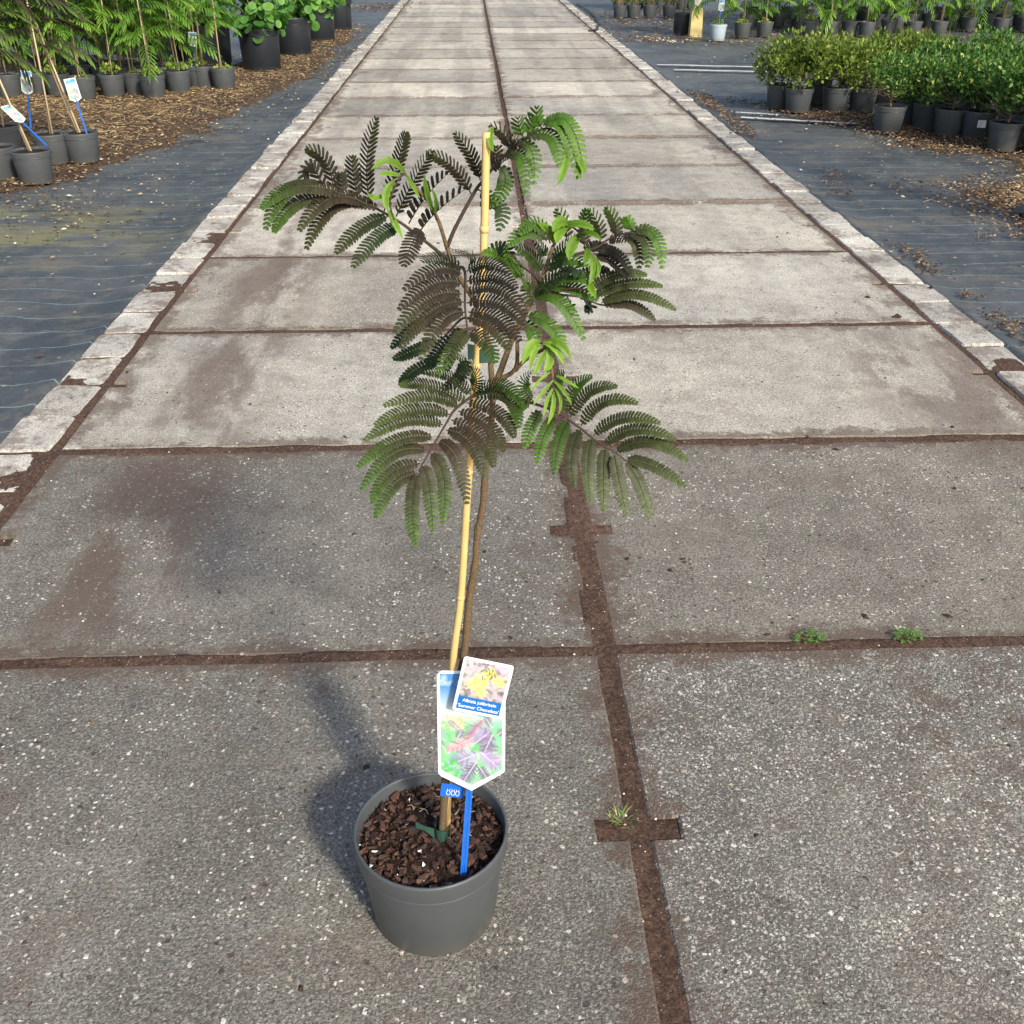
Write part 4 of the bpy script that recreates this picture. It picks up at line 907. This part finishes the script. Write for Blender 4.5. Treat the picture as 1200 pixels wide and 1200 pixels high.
def silk_tree(x, y, fset, label_, group, n=20, hgt=1.25, weeds=True, cane=True, lean=0.0, leanaz=0.0, z0=.30, potm=None, soilm=None, spread=1.0, sz=.17):
    t = empty('potted_tree', (x, y, .004), random.uniform(0, 6.28)); tag(t, label_, 'potted tree', group)
    link('pot', potm or POTM, t); link('soil', soilm or SOILM, t)
    m = MB(); pts = []; ca, sa_ = math.cos(leanaz), math.sin(leanaz)
    wob = RNG.uniform(-.02, .02, 2)
    for i in range(9):
        s = i / 8; pts.append(np.array([ca * lean * s * hgt + wob[0] * math.sin(s * 5), sa_ * lean * s * hgt + wob[1] * math.sin(s * 4), sz - .02 + (hgt - sz) * s]))
    m.tube(pts, taper(9, .0075, .003), 6); m.build('trunk', M['greytwig'], t, True)
    if cane:
        m = MB(); q0, q1 = np.array([.02, -.01, sz - .04]), np.array([.02 + ca * lean * hgt, -.01 + sa_ * lean * hgt, hgt * .95])
        m.tube([q0, (q0 + q1) / 2 + RNG.normal(0, .006, 3), q1], [.0062, .0056, .005], 7); m.build('cane', M['paleCane'], t, True)
    for i in range(n):
        s = z0 + (.98 - z0) * (i + RNG.random() * .7) / n; x_ = s * 8; k = min(int(x_), 7); b = pts[k] + (pts[k + 1] - pts[k]) * (x_ - k)
        f = link('frond', random.choice(fset), t); f.location = b; a = i * 2.4 + RNG.normal(0, .3)
        f.rotation_euler = (RNG.normal(0, .22), RNG.uniform(-.35, .35) - .15 * s, a); k2_ = RNG.uniform(.8, 1.2) * spread; f.scale = (k2_, k2_, k2_)
    if weeds:
        wv = link('weeds', random.choice(WEEDM), t); wv.rotation_euler.z = RNG.uniform(0, 6.28); wv['kind'] = 'stuff'; k2_ = RNG.uniform(.7, 1.25); wv.scale = (1, 1, k2_)
    return t
# front cluster of bronze plants, left
LB = 'bronze leaved staked sapling'
t = silk_tree(*G(36, 219)[:2] + np.array((0, .11)), FB + FBG + FBG, 'bronze leaved staked sapling with drooping label, foremost pot of the corner cluster', 'bronze saplings left of the path', 15, 1.25, False, True, .30, rad(150), .50)
small_tag(t, .02, -.02, rad(60) , -.9); t.rotation_euler.z = 0
t2 = silk_tree(*G(93, 194)[:2] + np.array((0, .11)), FB + FBG + FBG, 'bronze leaved sapling with upright blue and white label, beside the straw mulch', 'bronze saplings left of the path', 14, 1.25, False, True, .34, rad(140), .50)
t2.rotation_euler.z = 0; small_tag(t2, .05, -.06, rad(8), -.12, h=.34)
t3 = silk_tree(*G(58, 196)[:2] + np.array((0, .12)), FB + FBG + FBG, 'bronze sapling with paired canes in the pot hidden behind the foremost two', 'bronze saplings left of the path', 14, 1.2, False, True, .04, rad(90), .52)
t3.rotation_euler.z = 0; small_tag(t3, -.06, -.07, rad(-6), -.1, h=.44)
t4 = silk_tree(*G(-6, 214)[:2] + np.array((0, .11)), FB + FBG + FBG, 'bronze leaved sapling whose pot touches the left of the foremost pot', 'bronze saplings left of the path', 14, 1.2, False, True, .18, rad(170), .5)
t5 = silk_tree(*G(2, 186)[:2] + np.array((0, .14)), FB + FBG + FBG, 'bronze leaved sapling in the rearmost pot of the corner cluster', 'bronze saplings left of the path', 14, 1.25, False, True, .1, rad(120), .5)
# green rows, left
LG, GGp = 'green feathery sapling crowded behind the front row along the straw', 'green saplings left of the path'
ORD = ['first', 'second', 'third', 'fourth', 'fifth', 'sixth', 'seventh', 'eighth', 'ninth', 'tenth', 'eleventh', 'twelfth']
row2 = [(8, 117), (25, 114), (44, 114), (66, 116), (96, 120), (130, 117), (157, 114), (178, 118), (208, 112), (231, 106), (261, 108)]
for i, (px, py) in enumerate(row2):
    q = G(px, py - 2); pt = silk_tree(q[0], q[1] + .10, FG + FY, LG, GGp, 30 if px < 225 else 12, 1.35, px > 60, True, RNG.uniform(0, .08), RNG.uniform(0, 6.28), .23 if px < 225 else .34, None, None, .85)
    pt['label'] = 'green feathery sapling in the front row along the straw, %s pot from the black tubs' % ORD[len(row2) - 1 - i]
    if px == 231:
        pt['label'] = 'green sapling with leaning blue label, next to the end of its row'; pt.rotation_euler.z = 0; small_tag(pt, .0, -.03, rad(15), .35, h=.3)
    if px == 261: pt['label'] = 'sparse green sapling with bare canes, end of its row by the black tubs'
for r_ in range(4):
    for i in range(10 - r_):
        q = G(18 + i * 25 - r_ * 4, 112); silk_tree(q[0] * (1 + .055 * (r_ + 1)) + RNG.normal(0, .05) - .25 * r_, q[1] + .10 + .42 * (r_ + 1) + RNG.normal(0, .05), FG, LG, GGp, 18, 1.45, False, r_ < 2, RNG.uniform(0, .06), RNG.uniform(0, 6.28), .22, None, None, 1.1)
# round leaved shrubs in black tubs
def round_leaf(seed, col):
    r = np.random.default_rng(seed); m = MB(); R_ = .047; n = 10; vs = [(0, 0, 0)]; cs = [col * .8]
    for i in range(n):
        a = -math.pi + 2 * math.pi * i / n + .31; k = R_ * (1 + .12 * math.cos(a)); vs.append((R_ + k * math.cos(a), k * math.sin(a) * .96, -.006 + .008 * abs(math.sin(a)) + r.normal(0, .001))); cs.append(col * r.uniform(.9, 1.15))
    vs[0] = (R_, 0, -.006); m.add(vs, [(0, 1 + i, 1 + (i + 1) % n) for i in range(n)], cs); return m.mesh('leaf', M['leaf'], True)
RLM = [round_leaf(s, c) for s, c in enumerate([np.array((.075, .20, .035)), np.array((.10, .25, .045)), np.array((.05, .14, .03)), np.array((.14, .30, .06))])]
def tub(x, y, label_, n=260, lean=(0, 0), tall=1.5):
    t = empty('potted_shrub', (x, y, .004)); tag(t, label_, 'potted shrub', 'round leaved shrubs in black tubs')
    link('pot', POTB, t); link('soil', SOILB, t); ends = []
    m = MB()
    for i in range(9):
        a = i * .7 + RNG.normal(0, .2); sp = RNG.uniform(.12, .42); h = RNG.uniform(.55, tall)
        p0 = np.array([.03 * math.cos(a), .03 * math.sin(a), .36]); p3 = np.array([sp * math.cos(a) + lean[0], sp * math.sin(a) + lean[1], h]); p1 = p0 + np.array([.05 * math.cos(a), .05 * math.sin(a), (h - .36) * .5])
        c = quad_curve(p0, (p0 + p3) / 2 + (p1 - (p0 + p3) / 2) * .35, p3, 9); m.tube(c, taper(9, .008, .002), 5); ends.append(c)
    m.build('branch', M['greytwig'], t, True)
    for i in range(n):
        c = ends[i % 9]; k = int(RNG.integers(1, 9)); b = c[k]; a = RNG.uniform(0, 6.28)
        l = link('leaf', random.choice(RLM), t); off = np.array([math.cos(a), math.sin(a), RNG.uniform(-.4, .5)]) * RNG.uniform(.03, .19); l.location = b + off - np.array([0, 0, .05 * RNG.random()])
        l.rotation_euler = (RNG.normal(0, .4), RNG.uniform(.3, 1.3), math.atan2(off[1], off[0]) + RNG.normal(0, .5)); s = RNG.uniform(.75, 1.35); l.scale = (s, s, s)
    return t
q = G(304, 84); tub(q[0], q[1] + .19, 'round leaved green shrub in the black tub next to the grey pots', 300)
q = G(345, 66); tub(q[0] - .02, q[1] + .19, 'round leaved shrub in the second black tub along the path', 280)
q = G(373, 49); tub(q[0], q[1] + .19, 'shrub with a trailing shoot over the rim of its black tub', 260, (.1, 0))
q = G(395, 36); tub(q[0], q[1] + .19, 'round leaved shrub in the farthest black tub by the bend of the mulch', 240)
q = G(255, 78); tub(q[0] - .1, q[1] + .3, 'round leaved shrub in a black tub half hidden behind the feathery saplings', 220)
for i in range(4): tub(-3.0 - .45 * i, 12.6 + .35 * i, 'round leaved shrub standing behind the first black tubs', 120)

# shrubs with small leaves, right
def crown_mesh(seed, tone):
    r = np.random.default_rng(seed); m = MB(); cl = []
    for _ in range(34):
        a = r.uniform(0, 6.28); u = r.random(); rr = .215 * math.sqrt(r.random()); zz = .235 + .25 * u; k = 1 - abs((zz - .37) / .22) ** 2 * .5
        cl.append((rr * k * math.cos(a) * 1.05, rr * k * math.sin(a) * 1.05, zz, r.uniform(.05, .09)))
    for cx, cy, cz, cr in cl:
        for _ in range(46):
            d = nrm(r.normal(0, 1, 3)); c = np.array([cx, cy, cz]) + d * cr * r.uniform(.5, 1.1); o = nrm(d + np.array([0, 0, .7]) + r.normal(0, .5, 3)); s = nrm(np.cross(o, r.normal(0, 1, 3))); l = r.uniform(.026, .046); nn = np.cross(o, s)
            col = tone * r.uniform(.45, 1.35) * (1 + .25 * r.normal()) ; col = np.clip(col, .01, .6)
            if r.random() < .10: col = np.array((.30, .36, .10)) * r.uniform(.8, 1.3)
            m.add([c, c + o * l * .45 + s * l * .27 + nn * .002, c + o * l, c + o * l * .5 - s * l * .27 + nn * .002], [(0, 1, 2), (0, 2, 3)], col)
    return m.mesh('crown', M['leaf'])
CY = [crown_mesh(s, np.array((.13, .19, .03))) for s in (1, 2, 3)]; CD = [crown_mesh(s, np.array((.075, .165, .035))) for s in (4, 5, 6)]
def twig_mesh(seed):
    r = np.random.default_rng(seed); m = MB()
    m.tube([(0, 0, .14), (.008, .004, .22), (0, .01, .30)], [.009, .007, .005], 6)
    for i in range(12):
        a = i * 1.3; z = r.uniform(.19, .30); p0 = np.array([0, .005, z]); p2 = np.array([math.cos(a) * r.uniform(.12, .26), math.sin(a) * r.uniform(.12, .26), r.uniform(.28, .44)])
        m.tube(quad_curve(p0, (p0 + p2) / 2 + np.array([0, 0, -.02]), p2, 5), taper(5, .004, .0015), 4)
    return m.mesh('branch', M['greytwig'], True)
TWM = [twig_mesh(s) for s in range(3)]
def shrub(px, py, cs, label_, sc_=1.0, dy=.11, dz=0.0):
    q = G(px, py - 2) if py else px
    t = empty('potted_shrub', (q[0], q[1] + dy, .004), random.uniform(0, 6.28)); tag(t, label_, 'potted shrub', 'small leaved shrubs right of the path')
    link('pot', POTM, t); link('soil', SOILM, t); link('branch', random.choice(TWM), t); c = link('crown', random.choice(cs), t); c['kind'] = 'stuff'; c.scale = (sc_, sc_, sc_ * RNG.uniform(.92, 1.08)); c.location.z = dz; c.rotation_euler.z = RNG.uniform(0, 6.28)
    return t
shrub(938, 136, CY, 'yellow green small leaved shrub at the block end beside the white strip', 1.05)
shrub(982, 135, CY, 'yellow green small leaved shrub, second pot from the block end by the white strip', 1.0)
shrub(1014, 135, CY, 'small leaved shrub, third pot in line behind the white strip', .95)
shrub(1045, 160, CD, 'leggy small leaved shrub in the single pot standing forward of its line', .85, .11, .10)
shrub(1117, 164, CD, 'dark green shrub with a dry red leaf hanging over its rim', 1.0)
ps = shrub(1150, 167, CD, 'dark green shrub whose pot wears a white price sticker', 1.0)
shrub(1182, 182, CD, 'dark green shrub in the foremost pot over the straw litter', 1.0, .11, .06)
shrub(1070, 150, CD, 'dark green shrub with shaded pot directly behind the leggy one', .95); shrub(1090, 156, CD, 'dark green shrub with shaded pot touching the red leaf one', .95)
for px, py in ((1196, 170), (1235, 172), (1225, 186), (1262, 182)): shrub(px, py, CD, 'dark green shrub at the outer side of the foremost one', 1.0)
for px, py in ((916, 131), (960, 126), (1000, 124), (1035, 125), (1064, 125), (1100, 137), (1130, 140), (1165, 146), (1205, 150), (1245, 155), (1085, 120), (1165, 125), (1245, 134)):
    shrub(px, py, CY if px < 1090 else CD, 'small leaved shrub in the inner rows of the block, pot mostly hidden', 1.0)
ps.rotation_euler.z = 0; m = MB(); m.box(-.028, .028, -.1135, -.1122, .085, .135); so = m.build('price_sticker', M['white'], ps); so.rotation_euler = (0, 0, rad(-12))
m = MB(); [m.box(-.02, .02 - .008 * k, -.1141, -.1138, .118 - .012 * k, .121 - .012 * k) for k in range(3)]; s2 = m.build('printed_lines', M['steel'], so)
# dry red leaves
# far right rows of green saplings
LR, GR = 'green feathery sapling in the far row beyond the open fabric', 'green saplings in the far right rows'
for i_, (px, py) in enumerate(((871, 46), (897, 45), (950, 43), (975, 44), (997, 44), (1017, 45), (1043, 42), (1072, 44), (1137, 38), (1175, 40), (1203, 39), (1235, 40))):
    q = G(px, py - 1); silk_tree(q[0], q[1] + .1, FG + FY, 'green feathery sapling in the far row, %s grey pot from the wooden post' % ORD[i_], GR, 26, 1.5, px < 960, True, RNG.uniform(0, .06), RNG.uniform(0, 6.28), .13, None, None, 1.2)
q = G(1102, 43); sp_ = silk_tree(q[0], q[1] + .1, FY, 'pale grey green sapling with wispy upright shoots in the far row', None, 14, 1.2, True, True, .02, 0, .2)
for r_ in range(3):
    for i in range(17):
        px = 880 + i * 22 + (r_ % 2) * 9; q = G(px, 36); silk_tree(q[0] * (1 + .05 * r_) + RNG.normal(0, .06), q[1] + .5 + .75 * r_ + RNG.normal(0, .08), FG, 'green feathery sapling in the crowded rows behind the far row', 'green saplings crowding behind the far right row', 16, 1.6, False, False, RNG.uniform(0, .05), RNG.uniform(0, 6.28), .14, None, None, 1.25)
q = G(801, 41); silk_tree(q[0], q[1] + .12, FG, 'green feathery sapling in a black tub leaning on the post', None, 20, 1.4, False, True, .03, 0, .22, POTK, SOILK, 1.1, .24)
q = G(842, 49); bp = silk_tree(q[0], q[1] + .1, FG + FY, 'green sapling in a pale blue pot beside the wooden post', None, 20, 1.4, True, False, .03, 0, .2, POTX, None, 1.1); bp.rotation_euler.z = 0; small_tag(bp, 0, -.06, 0, -.1, h=.3)
# twiggy young plants far along the right kerb
for k, px in enumerate((727, 743, 762, 785)):
    q = G(px, 21.5); t = empty('potted_sapling', (q[0], q[1] + .1, .004), k); tag(t, 'brown twiggy young plant in grey pot far along the kerb', 'potted plant', 'twiggy plants far along the right kerb')
    link('pot', POTM, t); link('soil', SOILM, t); m = MB()
    for i in range(14):
        a = i * 1.7; h = RNG.uniform(.25, .55); sp = RNG.uniform(.02, .12); m.tube([(.03 * math.cos(a), .03 * math.sin(a), .16), (sp * math.cos(a), sp * math.sin(a), h)], [.005, .002], 5)
    m.build('stem', M['greytwig'], t)
    lm = weed_leaves(k + 70, .13, 170, .22, [np.array((.10, .13, .03)), np.array((.20, .12, .05)), np.array((.07, .15, .03))], .035, .38); lo = lm.build('foliage', M['leaf'], t); lo['kind'] = 'stuff'
for i in range(8):
    q = G(735 + i * 13, 17); silk_tree(q[0], q[1] + 1.2 + .1 * (i % 3), FG, 'green sapling behind the twiggy young plants', 'green saplings behind the twiggy plants', 13, 1.3, False, False, .03, i, .3, None, None, 1.1)

# post with yellowed foot
q = G(815.5, 42.5); pw = empty('wooden_post', (q[0], q[1] + .08, 0)); tag(pw, 'pale square wooden post with a wider yellowed foot beside the pale blue pot', 'post')
m = MB(); m.box(-.046, .046, -.046, .046, .30, 3.2); m.build('shaft', M['postwood'], pw)
m = MB(); m.add([(-.085, -.075, -.05), (.085, -.075, -.05), (.085, .075, -.05), (-.085, .075, -.05), (-.075, -.065, .34), (.075, -.065, .34), (.075, .065, .34), (-.075, .065, .34)], [(3, 2, 1, 0), (4, 5, 6, 7), (0, 1, 5, 4), (1, 2, 6, 5), (2, 3, 7, 6), (3, 0, 4, 7)]); m.build('foot', M['postbase'], pw)
# tall steel pole off to the right whose long shadow crosses the path
po = empty('steel_pole', (3.62, 4.05, 0)); tag(po, 'tall galvanised steel pole on a base plate right of the path', 'pole')
m = MB(); m.tube([(0, 0, 0), (0, 0, 3), (0, 0, 6.2)], [.09, .085, .08], 16); m.build('shaft', M['steel'], po, True)
m = MB(); m.box(-.16, .16, -.16, .16, -.02, .02); m.build('base_plate', M['steel'], po)
m = MB(); m.lathe([(0, 6.23), (.07, 6.22), (.088, 6.19), (.088, 6.17)], 16); m.build('cap', M['steel'], po)
# black hose beside the far right kerb
m = MB(); hp = [G(*k_)[:2] for k_ in ((676, 6), (690, 14), (699, 22), (702, 30), (699, 37), (690, 38))]
hp = [np.array([a, b, .02]) for a, b in hp]; cv = []
for i in range(len(hp) - 1):
    for j in range(5): cv.append(hp[i] + (hp[i + 1] - hp[i]) * j / 5)
m.tube(cv + [hp[-1]], .016, 8); tag(m.build('hose', M['hose'], None, True), 'black hose curling off the far right kerb onto the fabric', 'hose')

# black plastic offcut on the straw
q = G(1192, 251); m = MB(); m.add([(-.12, -.05, .012), (.16, -.09, .014), (.24, .05, .03), (.02, .10, .022), (-.12, -.05, .008), (.16, -.09, .010), (.24, .05, .026), (.02, .10, .018)], [(0, 1, 2, 3), (7, 6, 5, 4), (0, 4, 5, 1), (1, 5, 6, 2), (2, 6, 7, 3), (3, 7, 4, 0)])
po_ = m.build('plastic_offcut', M['hose']); po_.location = (q[0] + .05, q[1], .01); tag(po_, 'flat black plastic offcut lying on the straw litter', 'plastic sheet')
# ================================================================== small weeds in the joints
def clover(px, py, label_, seed):
    q = G(px, py); t = empty('weed', (q[0], q[1], .007)); tag(t, label_, 'weed', 'weeds in the path joints'); r = np.random.default_rng(seed)
    m = MB(); lv = MB()
    for i in range(46):
        a = r.uniform(0, 6.28); rr = .030 * math.sqrt(r.random()); h = r.uniform(.006, .020); c = np.array([rr * math.cos(a) * 1.15, rr * math.sin(a) * .7, h]); m.tube([(c[0] * .2, c[1] * .2, 0), tuple(c)], .0004, 4)
        for k in range(3):
            b = a + k * 2.09; d = np.array([math.cos(b), math.sin(b), r.uniform(-.2, .3)]); s = np.array([-math.sin(b), math.cos(b), 0]); l = r.uniform(.004, .0065)
            lv.add([c, c + d * l * .6 + s * l * .45, c + d * l, c + d * l * .6 - s * l * .45], [(0, 1, 2, 3)], np.array((.11, .24, .045)) * r.uniform(.6, 1.4))
    m.build('stem', M['bark'], t); f = lv.build('foliage', M['leaf'], t); f['kind'] = 'stuff'
clover(948, 754, 'tiny clover weed in the cross joint, the one closer to the path centre', 1); clover(1062, 752, 'tiny clover weed in the cross joint, the one closer to the kerb', 2)
q = G(727, 965); t = empty('weed', (q[0], q[1], .007)); tag(t, 'small grass tuft sprouting in the soil filled lifting notch', 'weed', 'weeds in the path joints')
for i in range(26):
    a = RNG.uniform(0, 6.28); l = RNG.uniform(.018, .042); o0 = np.array([RNG.normal(0, .012), RNG.normal(0, .006), 0]); d = np.array([math.cos(a) * .8, math.sin(a) * .8, .6]); m = MB(); s = np.array([-math.sin(a), math.cos(a), 0]) * .0013
    p1, p2 = o0 + d * l * .55, o0 + d * l - np.array([0, 0, l * .18]); col = np.array((.16, .27, .06)) if RNG.random() > .4 else np.array((.34, .30, .14))
    m.add([o0 - s, o0 + s, p1 + s, p1 - s, p2], [(0, 1, 2, 3), (3, 2, 4)], col); m.build('blade', M['leaf'], t)
